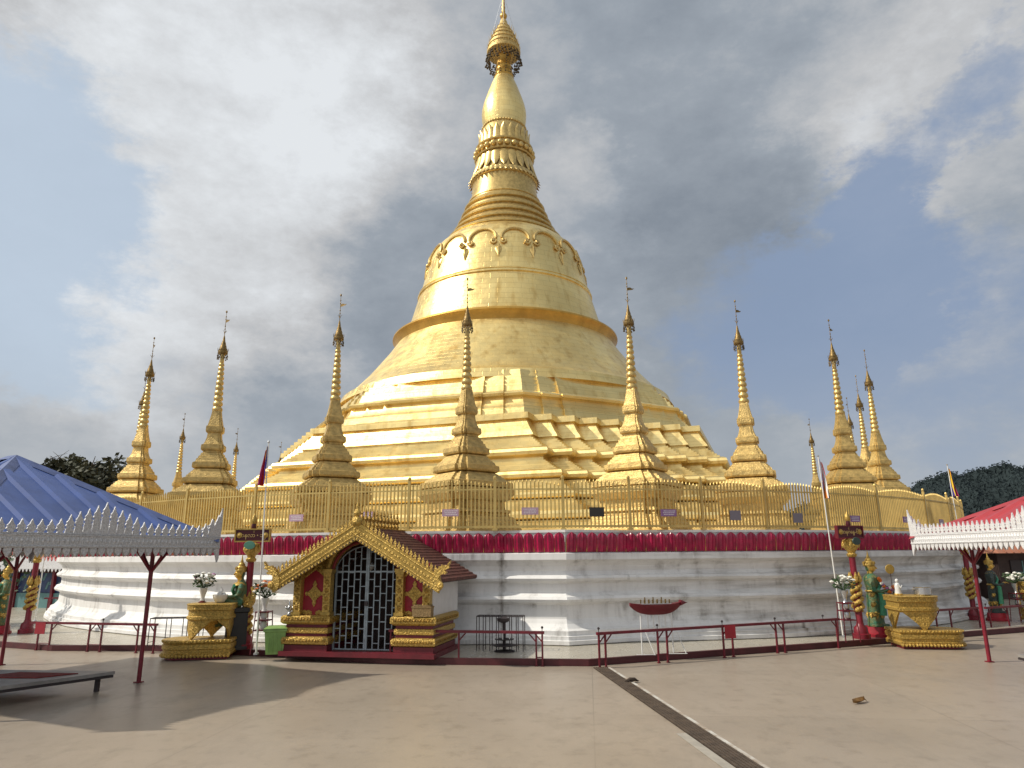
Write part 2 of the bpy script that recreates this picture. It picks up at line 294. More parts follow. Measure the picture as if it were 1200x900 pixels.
# ------------------------------------------------------------------ mesh builder
class MB:
    def __init__(s): s.v = []; s.f = []; s.uv = []
    def add(s, vs, fs, uvs=None, T=None):
        b = len(s.v)
        s.v += [tuple(T @ Vector(v)) if T else tuple(v) for v in vs]
        for i, f in enumerate(fs):
            s.f.append([b+j for j in f]); s.uv.append(uvs[i] if uvs else None)
        return s
    def box(s, c, d, T=None, rz=0.0):
        x, y, z = d[0]/2, d[1]/2, d[2]/2
        R = Matrix.Rotation(rz, 4, 'Z'); C = Vector(c)
        vs = [C + R @ Vector((a*x, b*y, e*z)) for a, b, e in ((-1,-1,-1),(1,-1,-1),(1,1,-1),(-1,1,-1),(-1,-1,1),(1,-1,1),(1,1,1),(-1,1,1))]
        return s.add(vs, [[0,3,2,1],[4,5,6,7],[0,1,5,4],[1,2,6,5],[2,3,7,6],[3,0,4,7]], T=T)
    def tube(s, p, q, r, n=6, r2=None, T=None):
        p = Vector(p); q = Vector(q); d = (q-p)
        if d.length < 1e-6: return s
        a = d.orthogonal().normalized(); b = d.normalized().cross(a); r2 = r if r2 is None else r2
        vs = [p + a*(r*cos(2*pi*i/n)) + b*(r*sin(2*pi*i/n)) for i in range(n)] + [q + a*(r2*cos(2*pi*i/n)) + b*(r2*sin(2*pi*i/n)) for i in range(n)]
        fs = [[i, (i+1) % n, n+(i+1) % n, n+i] for i in range(n)] + [list(range(n))[::-1], list(range(n, 2*n))]
        return s.add(vs, fs, T=T)
    def path(s, pts, rs, n=6, T=None):
        pts = [Vector(p) for p in pts]; m = len(pts)
        if not hasattr(rs, '__len__'): rs = [rs]*m
        vs = []; a = None
        for i, p in enumerate(pts):
            d = (pts[min(i+1, m-1)] - pts[max(i-1, 0)]).normalized()
            a = d.orthogonal().normalized() if a is None else (a - d*a.dot(d)).normalized()
            b = d.cross(a)
            vs += [p + a*(rs[i]*cos(2*pi*k/n)) + b*(rs[i]*sin(2*pi*k/n)) for k in range(n)]
        fs = [[i*n+k, i*n+(k+1) % n, (i+1)*n+(k+1) % n, (i+1)*n+k] for i in range(m-1) for k in range(n)]
        fs += [list(range(n))[::-1], [(m-1)*n+k for k in range(n)]]
        return s.add(vs, fs, T=T)
    def lathe(s, prof, n=24, c=(0, 0, 0), a0=0.0, rx=1.0, ry=1.0, T=None, cap=True):
        """prof: (r, z) from bottom to top"""
        vs = []; fs = []; uvs = []; m = len(prof)
        for r, z in prof:
            for k in range(n):
                t = a0 + 2*pi*k/n; vs.append((c[0]+r*rx*cos(t), c[1]+r*ry*sin(t), c[2]+z))
        rm = max(r for r, z in prof); L = [0]
        for i in range(1, m): L.append(L[-1] + hypot(prof[i][0]-prof[i-1][0], prof[i][1]-prof[i-1][1]))
        for i in range(m-1):
            rr = max(0.3, (prof[i][0]+prof[i+1][0])/2); rr = 2**round(math.log2(rr))  # plates keep their size as the bell narrows
            for k in range(n):
                fs.append([i*n+k, i*n+(k+1) % n, (i+1)*n+(k+1) % n, (i+1)*n+k])
                u0 = 2*pi*k/n*rr; u1 = 2*pi*(k+1)/n*rr
                uvs.append([(u0, L[i]), (u1, L[i]), (u1, L[i+1]), (u0, L[i+1])])
        if cap:
            fs.append(list(range(n))[::-1]); uvs.append(None); fs.append([(m-1)*n+k for k in range(n)]); uvs.append(None)
        return s.add(vs, fs, uvs, T)
    def loft(s, rings, closed_top=True, closed_bot=True, T=None):
        """rings: equal-length vertex loops; uv by perimeter length / height"""
        n = len(rings[0]); vs = [p for r in rings for p in r]; fs = []; uvs = []
        P = [0]
        for k in range(n): P.append(P[-1] + (Vector(rings[0][(k+1) % n])-Vector(rings[0][k])).length)
        H = [0]
        for i in range(1, len(rings)): H.append(H[-1] + (Vector(rings[i][0])-Vector(rings[i-1][0])).length)
        for i in range(len(rings)-1):
            for k in range(n):
                fs.append([i*n+k, i*n+(k+1) % n, (i+1)*n+(k+1) % n, (i+1)*n+k])
                uvs.append([(P[k], H[i]), (P[k+1], H[i]), (P[k+1], H[i+1]), (P[k], H[i+1])])
        if closed_bot: fs.append(list(range(n))[::-1]); uvs.append(None)
        if closed_top: fs.append([(len(rings)-1)*n+k for k in range(n)]); uvs.append(None)
        return s.add(vs, fs, uvs, T)
    def prism(s, pts, y0, y1, T=None):
        """outline pts in (x, z), extruded along y"""
        n = len(pts); vs = [(x, y0, z) for x, z in pts] + [(x, y1, z) for x, z in pts]
        return s.add(vs, [list(range(n)), list(range(n, 2*n))[::-1]] + [[i, n+i, n+(i+1) % n, (i+1) % n] for i in range(n)], T=T)
    def slab(s, pts, z0, z1, T=None):
        n = len(pts); vs = [(p[0], p[1], z0) for p in pts] + [(p[0], p[1], z1) for p in pts]
        return s.add(vs, [list(range(n))[::-1], list(range(n, 2*n))] + [[i, (i+1) % n, n+(i+1) % n, n+i] for i in range(n)], T=T)
    def ball(s, c, r, n=8, m=5, sx=1, sy=1, sz=1, T=None):
        vs = [(c[0], c[1], c[2]-r*sz)]
        for j in range(1, m):
            t = -pi/2 + pi*j/m
            vs += [(c[0]+r*sx*cos(t)*cos(2*pi*k/n), c[1]+r*sy*cos(t)*sin(2*pi*k/n), c[2]+r*sz*sin(t)) for k in range(n)]
        vs.append((c[0], c[1], c[2]+r*sz)); e = len(vs)-1; fs = []
        for k in range(n): fs.append([0, 1+(k+1) % n, 1+k]); fs.append([e, e-n+k, e-n+(k+1) % n])
        for j in range(m-2):
            for k in range(n): a = 1+j*n; fs.append([a+k, a+(k+1) % n, a+n+(k+1) % n, a+n+k])
        return s.add(vs, fs, T=T)
    def build(s, name, material, parent=None, smooth=None, loc=(0, 0, 0), rotz=0.0):
        me = bpy.data.meshes.new(name); me.from_pydata(s.v, [], s.f); 
        if any(u is not None for u in s.uv):
            lay = me.uv_layers.new(name='UVMap'); i = 0
            for f, u in zip(s.f, s.uv):
                for k in range(len(f)):
                    lay.data[i].uv = u[k] if u else (s.v[f[k]][0], s.v[f[k]][1]); i += 1
        me.materials.append(MATS[material])
        if smooth is not None:
            for p in me.polygons: p.use_smooth = True
            me.update(); me.set_sharp_from_angle(angle=rad(smooth))
        me.validate()
        o = bpy.data.objects.new(name, me); COL.objects.link(o); o.location = loc; o.rotation_euler = (0, 0, rotz)
        if parent: o.parent = parent
        return o

def tag(o, label=None, cat=None, group=None, kind=None):
    if label: o['label'] = label
    if cat: o['category'] = cat
    if group: o['group'] = group
    if kind: o['kind'] = kind
    return o
def thing(name, label, cat, loc=(0, 0, 0), rotz=0.0, group=None):
    o = bpy.data.objects.new(name, None); COL.objects.link(o); o.empty_display_size = .2
    o.location = loc; o.rotation_euler = (0, 0, rotz); return tag(o, label, cat, group)
KIDS = {}
def dup(root, loc, rotz=0.0, label=None, scale=None):
    kids = {}
    for o in COL.objects:
        if o.parent: kids.setdefault(o.parent, []).append(o)
    def cp(o, par):
        c = o.copy(); COL.objects.link(c)
        if par: c.parent = par
        for ch in kids.get(o, []): cp(ch, c)
        return c
    r = cp(root, None); r.location = loc; r.rotation_euler = (0, 0, rotz)
    if label: r['label'] = label
    if scale: r.scale = (scale,)*3
    return r

PC = Vector((-0.35, 36.2, 0.0))        # pagoda axis
WC = Vector((0.15, 36.2, 0.0))        # centre of the walled platform
FLOOR = 2.65                           # level of the upper platform
def polar(R, deg, z=0.0): return Vector((WC.x + R*sin(rad(deg)), WC.y - R*cos(rad(deg)), z))
def bearing(px, R, py=600):
    d = ray(px, py); a = d.x/d.y; A = a*a+1; B = -2*(a*WC.x+WC.y); Cc = WC.x**2+WC.y**2-R*R
    t = (-B-max(0, B*B-4*A*Cc)**.5)/(2*A); return degrees(atan2(a*t-WC.x, WC.y-t))

# ------------------------------------------------------------------ ground, terrace floor, kerb, drain
gm = MB(); gm.add([(-900, -60, 0), (900, -60, 0), (900, 1600, 0), (-900, 1600, 0)], [[0, 1, 2, 3]])
tag(gm.build('ground', 'polished_concrete'), kind='structure')
KP = [g(60, 763), g(180, 763), g(330, 770.5), g(450, 778.5), g(690, 781), g(860, 768), g(1010, 757), g(1120, 747.5), g(1200, 741)]
KP = [Vector((p.x, p.y)) for p in KP]
KP = [Vector((-14.5, 18.8))] + KP
rest = []
a0 = degrees(atan2(KP[-1].x-PC.x, PC.y-KP[-1].y)); a1 = degrees(atan2(KP[0].x-PC.x, PC.y-KP[0].y)) + 360
k = a0 + 8
while k < a1 - 5: q = polar(22.6, k); rest.append(Vector((q.x, q.y))); k += 8
FP = KP + rest
def inset(poly, d):
    out = []; n = len(poly)
    for i in range(n):
        c = Vector((PC.x, PC.y)); v = (c-poly[i]).normalized(); out.append(poly[i] + v*d)
    return out
IP = inset(FP, .10)
fl = MB(); n = len(IP)
fl.slab([(p.x, p.y) for p in IP], 0.005, 0.118)
tag(fl.build('terrace_floor', 'floor_tile'), kind='structure')
kb = MB(); vs = []; fs = []
for p, q in zip(FP, IP): vs += [(p.x, p.y, .004), (p.x, p.y, .125), (q.x+.0, q.y, .125), (q.x, q.y, .004)]
for i in range(n):
    a = 4*i; b = 4*((i+1) % n)
    fs += [[a, b, b+1, a+1], [a+1, b+1, b+2, a+2], [a+2, b+2, b+3, a+3]]
kb.add(vs, fs); tag(kb.build('kerb', 'kerb_maroon'), kind='structure')

da, db = g(690, 783.5), g(716, 783.5); dirn = (g(862, 900)-g(696, 783.5)).normalized()
dl = Vector((-dirn.y, dirn.x, 0)); dl = dl if dl.x > 0 else -dl
base = g(696, 783.5) - dirn*0.05; LEN = 11.0
dr = thing('drain_grate', 'long rusty slotted drain cover running across the plaza paving', 'drain', base)
mb = MB()
def strip(mb, off0, off1, z0, z1, l0=0.0, l1=LEN):
    a = dirn*l0 + dl*off0; b = dirn*l0 + dl*off1; c = dirn*l1 + dl*off1; d = dirn*l1 + dl*off0
    mb.slab([(a.x, a.y), (d.x, d.y), (c.x, c.y), (b.x, b.y)], z0, z1)
strip(mb, 0, .27, .004, .007); mb.build('channel', 'dark_debris', dr)
mb = MB()
for i in range(6): strip(mb, .01+i*.043, .01+i*.043+.027, .008, .022)
for i in range(24): strip(mb, .0, .265, .008, .017, i*LEN/24, i*LEN/24+.03)
mat('rust', (0.11, 0.08, 0.058), 0.65, 0.2, 0.45, 6.0); mb.build('grate_bars', 'rust', dr)
mat('worn_white', (0.58, 0.57, 0.53), 0.7, 0, 0, 3.0, col2=(0.30, 0.23, 0.17)); mb = MB(); strip(mb, .28, .325, .004, .012); mb.build('painted_edge', 'worn_white', dr)
mat('pale_cement', (0.40, 0.365, 0.31), 0.6, 0, .25, 4.0); mb = MB(); strip(mb, -.13, -.01, .004, .009, 5.0, LEN); mb.build('cement_edge', 'pale_cement', dr)

# ------------------------------------------------------------------ whitewashed plinth wall with lotus band
ANG = [(-1.1, 19.45), (3.1, 19.88), (7.7, 19.38), (13.6, 19.55), (19.2, 19.7), (25.4, 19.75), (31.8, 19.75)]
WA = list(ANG); k = 38.1
while k < 344: WA.append((k, 19.75)); k += 6.2
WA += [(360-a, 19.72) for a in (14.0, 7.6)]
PR = [(.30, .12), (.34, .14), (.34, .22), (.28, .23), (.28, .31), (.22, .32), (.22, .42), (.12, .46), (.03, .56), (-.02, .66), (-.03, .96), (.02, 1.0), (.12, 1.03), (.155, 1.09), (.12, 1.15), (.02, 1.18),
      (-.03, 1.24), (-.03, 1.44), (.03, 1.48), (.11, 1.50), (.14, 1.555), (.11, 1.61), (.03, 1.63), (-.02, 1.72), (.02, 1.84), (.10, 1.93), (.17, 1.97), (.19, 1.98), (.19, 2.12), (.10, 2.14)]
def wring(d, z): return [polar(R-.3+d, a, z) for a, R in WA]
wt = thing('plinth_wall', 'low white moulded octagonal wall with pink lotus petal band round the golden pagoda', 'wall', (0, 0, 0))
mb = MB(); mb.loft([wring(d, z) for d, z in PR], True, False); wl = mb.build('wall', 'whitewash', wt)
mb = MB(); mb.loft([wring(d, z) for d, z in ((.02, 2.145), (.05, 2.20), (.06, 2.60))], False, False); mb.build('band_backing', 'white_plaster', wt)
mb = MB(); mb.loft([wring(d, z) for d, z in ((-1.0, 2.601), (.085, 2.601), (.085, 2.66), (-2.6, 2.662))], True, False)
mb.build('coping', 'white_plaster', wt)
pet = MB(); rim = MB(); npet = 0
WN = len(WA)
for i in range(WN):
    a, Ra = WA[i]; b, Rb = WA[(i+1) % WN]
    if i == WN-1: b = 358.9
    p = polar(Ra-.3+.06, a); q = polar(Rb-.3+.06, b); L_ = (q-p).length; m = max(2, round(L_/.255)); t = (q-p)/L_; nrm = Vector((t.y, -t.x, 0))
    w = L_/m; hw = w*.495
    for j in range(m):
        c = p + t*(w*(j+.5)); rows = [(2.152, 1.0, .0), (2.26, 1.0, .03), (2.43, 1.0, .045), (2.515, .96, .055), (2.558, .74, .06), (2.582, .40, .068), (2.605, .05, .075)]
        vs = []
        for z, sc, o in rows:
            for u in (-1, -.72, -.4, 0, .4, .72, 1):
                bul = (.02 + .06*(1-u*u)) - (.034 if abs(abs(u)-.4) < .01 else 0)
                cc = c + t*(u*hw*sc) + nrm*(bul*max(sc, .3) + o); vs.append((cc.x, cc.y, z))
        fs = [[r*7+u, r*7+u+1, (r+1)*7+u+1, (r+1)*7+u] for r in range(6) for u in range(6)]
        pet.add(vs, fs)
        e = p + t*(w*j) + nrm*.035
        rim.tube((e.x, e.y, 2.152), (e.x+nrm.x*.02, e.y+nrm.y*.02, 2.47), .012, 4)
tag(pet.build('lotus_petals', 'magenta', wt, 40), kind='stuff')
tag(rim.build('petal_gilding', 'gold_paint', wt), kind='stuff')

# ------------------------------------------------------------------ golden pagoda
pg = thing('golden_pagoda', 'huge gold plated bell shaped pagoda towering over the white walled platform', 'pagoda', (PC.x, PC.y, FLOOR))
RZ = rad(-19.8)
def LZ(z): return z - FLOOR
def redent(d, steps=8, A=9.9, B=4.46):
    """plan of a square whose corners are cut back in right-angled steps, grown outwards by d"""
    pts = []; D = (A-B)/steps
    q = []
    q.append((A, -B)); q.append((A, B))
    x, y = A, B
    for i in range(steps):
        x -= D; q.append((x, y)); y += D; q.append((x, y))
    # q holds the front face and the corner to its right: rotate four times, dropping the shared last point
    quad = q[1:-1]
    out = []
    for r in range(4):
        for (a, b) in quad: out.append((a+d, b+d, r))
        xl, yl = q[-1]; out.append((xl+d, yl+d, r))
    res = []
    for a, b, r in out:
        # local axes: a = outward of front face, b = to the viewer's right
        ca, sa = [(1, 0), (0, 1), (-1, 0), (0, -1)][r]
        aa = a*ca - b*sa; bb = a*sa + b*ca
        bb = 1.05*bb - .20
        res.append((bb, -aa))
    return res
def slope(d0, z0, d1, z1, n):
    """fine stair courses between two mouldings"""
    out = []
    for i in range(n):
        f = i/n; g_ = (i+1)/n
        out.append((d0+(d1-d0)*f, z0+(z1-z0)*(g_-.12/n))); out.append((d0+(d1-d0)*g_, z0+(z1-z0)*g_))
    return out
TP = [(3.3, 2.66), (3.3, 2.86)] + [(3.12, 2.9)] + slope(3.12, 2.9, 2.75, 3.15, 3)
TP += [(2.85, 3.17), (2.95, 3.22), (2.97, 3.34), (2.85, 3.44), (2.6, 3.46), (2.6, 3.56)] + slope(2.6, 3.56, 2.08, 3.86, 4)
TP += [(2.2, 3.88), (2.28, 3.93), (2.3, 4.02), (2.2, 4.1), (2.0, 4.12), (2.0, 4.2)] + slope(2.0, 4.2, 1.52, 4.58, 5)
TP += [(1.62, 4.60), (1.72, 4.66), (1.74, 4.76), (1.70, 4.86), (1.58, 4.92), (1.45, 4.93)] + slope(1.45, 4.93, .88, 5.32, 6)
TP += [(.86, 5.46), (.94, 5.47), (1.06, 5.53), (1.09, 5.64), (1.05, 5.75), (.94, 5.81), (.80, 5.82)] + slope(.80, 5.82, .26, 6.26, 5)
TP += [(.27, 6.34), (.36, 6.35), (.34, 6.42), (.20, 6.62), (.06, 6.88), (.0, 7.02), (.10, 7.04), (.09, 7.27), (-.1, 7.28)]
rings = []
for d, z in TP: rings.append([(x*cos(RZ)-y*sin(RZ), x*sin(RZ)+y*cos(RZ), LZ(z)) for x, y in redent(d)])
mb = MB(); mb.loft(rings, True, True); mb.build('lower_terrace', 'gilt_terrace', pg, 25)
# upper octagonal terrace, its corners carried by narrow ribs
def octo(R, ribs):
    out = []
    for k in range(8):
        v = 4.5 + 45*k; c0 = Vector((sin(rad(v)), -cos(rad(v)))); 
        pv = Vector((sin(rad(v-45)), -cos(rad(v-45)))); nx = Vector((sin(rad(v+45)), -cos(rad(v+45))))
        dp = (pv-c0).normalized(); dn = (nx-c0).normalized()
        c = c0*R
        n_p = Vector((-dp.y, dp.x)); n_p = n_p if n_p.dot(c0) > 0 else -n_p
        n_n = Vector((-dn.y, dn.x)); n_n = n_n if n_n.dot(c0) > 0 else -n_n
        st = .085*R; o = .105*ribs
        seq = [c+dp*st*2, c+dp*st*2-n_p*o, c+dp*st-n_p*o, c+dp*st-n_p*2*o, c-c0*(2*o/cos(rad(22.5))), c+dn*st-n_n*2*o, c+dn*st-n_n*o, c+dn*st*2-n_n*o, c+dn*st*2]
        out += seq
    return out
OP = [(10.85, 7.27), (10.85, 7.34), (10.66, 7.36), (10.6, 7.62), (10.5, 7.66), (10.5, 7.72), (10.36, 7.86), (10.26, 8.12), (10.40, 8.15), (10.44, 8.24), (10.36, 8.31), (10.05, 8.33), (9.9, 8.45), (9.75, 8.78), (9.66, 8.80), (9.60, 8.98), (9.45, 9.0), (9.38, 9.2), (9.22, 9.24), (9.1, 9.52), (8.95, 9.58), (7.9, 9.6)]
mb = MB(); mb.loft([[(p.x, p.y, LZ(z)) for p in octo(r*.985, 1.0)] for r, z in OP], True, False); mb.build('upper_terrace', 'gilt_terrace', pg, 25)
# bell
BELL = [(8.75, 9.2), (8.62, 9.4), (8.55, 9.62), (8.2, 9.83), (7.75, 10.3), (7.30, 10.8), (6.90, 11.3), (6.55, 11.75), (6.25, 12.15), (6.02, 12.5), (5.88, 12.72)]
mb = MB(); mb.lathe([(r, LZ(z)) for r, z in BELL], 128); mb.build('bell_skirt', 'gilt_plate', pg, 40)
RING = [(5.76, 12.68), (5.84, 12.72), (5.88, 12.84), (5.97, 13.04), (6.06, 13.14), (6.05, 13.22), (5.94, 13.28), (5.60, 13.42), (5.36, 13.46)]
mb = MB(); mb.lathe([(r, LZ(z)) for r, z in RING], 128); mb.build('bell_moulding', 'gilt_ring', pg, 40)
B2 = [(5.40, 13.42), (5.26, 13.75), (5.08, 14.35), (4.90, 15.0), (4.76, 15.5), (4.74, 15.55), (4.80, 15.58), (4.80, 15.66), (4.72, 15.69), (4.72, 15.73), (4.76, 15.75), (4.75, 15.8), (4.67, 15.83), (4.56, 16.2), (4.46, 16.6), (4.38, 17.0), (4.30, 17.4), (4.18, 17.8), (4.02, 18.15), (3.78, 18.5), (3.5, 18.78), (3.24, 18.98)]
mb = MB(); mb.lathe([(r, LZ(z)) for r, z in B2], 128); mb.build('bell', 'gilt_plate', pg, 40)
# concentric rings of the turban
t_ = [(3.22, 18.95)]; z = 18.98; r = 3.2
RR = [(3.2, 18.98), (2.86, 19.5), (2.62, 20.0), (2.42, 20.5), (2.24, 21.0), (2.10, 21.45)]
pr = []
for i, (r, z) in enumerate(RR[:-1]):
    r2, z2 = RR[i+1]; h = z2-z
    pr += [(r, z+.02), (r+.06, z+.06), (r+.07, z+.14), (r+.02, z+.2), (r-.10, z+.22), (r2+.05, z+h*.72), (r2+.02, z+h*.8), (r2-.05, z+h*.82), (r2-.06, z+h)]
pr += [(2.02, 21.45), (2.08, 21.5), (2.06, 21.6), (1.95, 21.62), (1.86, 22.2), (1.84, 22.75)]
mb = MB(); mb.lathe([(a, LZ(b)) for a, b in pr], 96); mb.build('ringed_spire', 'gilt_spire', pg, 35)
pr = [(1.82, 22.74), (1.92, 22.8), (1.95, 22.95), (1.9, 23.05), (1.78, 23.08), (1.70, 23.3), (1.60, 24.1), (1.58, 24.28), (1.70, 24.30), (1.74, 24.36), (1.60, 24.4), (1.58, 24.9), (1.68, 24.95), (1.70, 25.03), (1.58, 25.08), (1.5, 25.15), (1.36, 26.1), (1.26, 26.35), (1.3, 26.4), (1.22, 26.48)]
mb = MB(); mb.lathe([(a, LZ(b)) for a, b in pr], 72); mb.build('lotus_drum', 'gilt_spire', pg, 35)
def petal_ring(mb, n, r0, z0, r1, z1, bulge, flip=False):
    for k in range(n):
        a = 2*pi*(k+.5)/n; w = 2*pi*max(r0, r1)/n*.46
        vs = []
        for i in range(6):
            f = i/5; r = r0+(r1-r0)*f; z = z0+(z1-z0)*f; ff = 1-f if flip else f
            sc = (1-(max(0, ff-.45)/.55)**2*.95)
            for u in (-1, -.5, 0, .5, 1):
                off = bulge*(1-u*u*.9)+(.12*ff*ff if True else 0)
                x = u*w*sc; vs.append(((r+off)*cos(a)-x*sin(a), (r+off)*sin(a)+x*cos(a), LZ(z)))
        mb.add(vs, [[i*5+u, i*5+u+1, (i+1)*5+u+1, (i+1)*5+u] for i in range(5) for u in range(4)])
lp = MB(); petal_ring(lp, 22, 1.48, 25.12, 1.34, 26.05, .07)
lp.build('lotus_petals', 'gilt_spire', pg, 50); lp = MB(); petal_ring(lp, 22, 1.74, 23.12, 1.58, 24.22, .07, True)
lp.build('lotus_petals', 'gilt_spire', pg, 50); lp = MB(); petal_ring(lp, 44, 1.93, 22.74, 1.86, 23.1, .05, True)
lp.build('lotus_petals', 'gilt_spire', pg, 50)
bd = MB()
for k in range(26):
    a = 2*pi*k/26; bd.ball((1.66*cos(a), 1.66*sin(a), LZ(24.66)), .17, 10, 6)
bd.build('bead_ring', 'gilt_spire', pg, 60); bd = MB()
for k in range(48):
    a = 2*pi*k/48; bd.ball((1.27*cos(a), 1.27*sin(a), LZ(26.42)), .075, 6, 4)
bd.build('bead_ring', 'gilt_spire', pg, 60)
pr = [(1.18, 26.4), (1.25, 26.7), (1.30, 27.05), (1.32, 27.4), (1.30, 27.7), (1.22, 28.1), (1.10, 28.5), (.95, 28.95), (.80, 29.4), (.66, 29.75), (.56, 30.0)]
mb = MB(); mb.lathe([(a, LZ(b)) for a, b in pr], 64); mb.build('banana_bud', 'gilt_plate', pg, 40)
pr = [(.57, 29.98), (.60, 30.05), (.52, 30.12), (.5, 30.3), (.54, 30.36), (.47, 30.44), (.45, 30.7), (.49, 30.76), (.42, 30.85), (.41, 31.3), (.44, 31.4), (.41, 31.8), (.2, 31.9)]
mb = MB(); mb.lathe([(a, LZ(b)) for a, b in pr], 32); mb.build('neck', 'gilt_ring', pg, 40)
hp = [(.90, 31.62), (1.02, 31.70), (1.03, 31.86), (.96, 31.95), (.95, 32.1), (.99, 32.12), (.98, 32.2), (.87, 32.3), (.85, 32.46), (.89, 32.48), (.74, 32.66), (.71, 32.84), (.75, 32.86), (.59, 33.05), (.56, 33.2), (.59, 33.22), (.43, 33.42), (.40, 33.58), (.42, 33.6), (.27, 33.8), (.22, 34.05), (.14, 34.2), (.11, 34.3)]
mb = MB(); mb.lathe([(a, LZ(b)) for a, b in hp], 40); crown = mb.build('umbrella_crown', 'gilt_stupa', pg, 40)
fr = MB(); wi = MB()
for k in range(30):
    a = 2*pi*k/30; x, y = .98*cos(a), .98*sin(a)
    for j, dz in enumerate((0, .18, .36, .52)):
        rr = .98 + .05*sin(k*1.7+j) + .02*j; rad_ = .045+.018*((k+j) % 3)
        fr.lathe([(rad_, 0), (rad_*.8, .06), (rad_*.3, .11), (.008, .16)], 6, (rr*cos(a+.05*j), rr*sin(a+.05*j), LZ(31.5-dz-.06*(k % 3))))
    fr.tube((x, y, LZ(31.66)), (x*1.02, y*1.02, LZ(30.95)), .012, 4)
for k in range(12):
    a = 2*pi*k/12 + .2; 
    for j in range(9): fr.ball(((.98-.055*j)*cos(a), (.98-.055*j)*sin(a), LZ(31.05-.13*j)), .045, 5, 4)
tag(fr.build('hanging_bells', 'bell_metal', crown), kind='stuff')
for k in range(20):
    a = 2*pi*k/20
    for r0, z0 in ((.98, 31.95), (.88, 32.45), (.74, 32.85), (.58, 33.2)):
        wi.tube((r0*cos(a), r0*sin(a), LZ(z0)), ((r0+.07)*cos(a), (r0+.07)*sin(a), LZ(z0+.36)), .022, 4, .004)
wi.build('crown_spikes', 'gilt_spire', crown)
pr = [(.10, 34.25), (.2, 34.36), (.23, 34.48), (.17, 34.6), (.08, 34.68), (.12, 34.8), (.09, 34.95), (.12, 35.1), (.08, 35.22), (.10, 35.36), (.07, 35.6), (.11, 35.75), (.13, 35.9), (.05, 36.1), (.02, 36.6)]
mb = MB(); mb.lathe([(a, LZ(b)) for a, b in pr], 16); 
mb.box((.16, 0, LZ(36.3)), (.3, .015, .16)); mb.build('finial', 'gilt_ring', crown, 50)
gw = MB()
for sx, sy in ((1, 0), (-1, 0), (0, 1), (0, -1)): gw.tube((sx*.95, sy*.95, LZ(32.1)), (sx*.04, sy*.04, LZ(36.0)), .006, 3)
gw.build('stay_wire', 'steel', crown)
# garland of scrolls on the bell shoulder
def bell_r(z):
    for (r0, z0), (r1, z1) in zip(B2[:-1], B2[1:]):
        if z0 <= z <= z1: return r0 + (r1-r0)*(z-z0)/(z1-z0)
    return 4
ga = MB(); NG = 16
def sp(a, z, off=.05): r = bell_r(z)+off; return (r*cos(a), r*sin(a), LZ(z))
for k in range(NG):
    a = 2*pi*(k+.5)/NG - .06; h = pi/NG
    pts = [sp(a + h*.84*sin(t), 17.55 + .62*cos(t)) for t in [(-95+i*190/14)*pi/180 for i in range(15)]]
    ga.path(pts, [.05]+[.075]*13+[.05], 6)
    for s in (-1, 1):
        cx = a + s*h*.70; cz = 17.36
        pts = [sp(cx + s*(.15*(1-i/16))*cos(i*.55)/4.3*1.0, cz + .19*(1-i/17)*sin(i*.55+pi)*1.0, .07) for i in range(14)]
        ga.path(pts, .055, 5)
        ga.ball(sp(cx, cz, .08), .07, 6, 4); ga.ball(sp(a+s*h*.55, 17.28, .06), .06, 6, 4)
    c = a + h
    out = [(0, -.62), (.06, -.45), (.17, -.16), (.13, 0), (0, .06), (-.13, 0), (-.17, -.16), (-.06, -.45)]
    vs = [sp(c + x/4.35, 17.02+y, .02) for x, y in out] + [sp(c, 16.86, .12)]
    ga.add(vs, [[i, (i+1) % 8, 8] for i in range(8)])
    ga.path([sp(c, 17.14, .06), sp(c, 16.95, .1), sp(c, 16.42, .05)], [.05, .045, .012], 5)
ga.build('garland', 'gilt_spire', pg, 50)

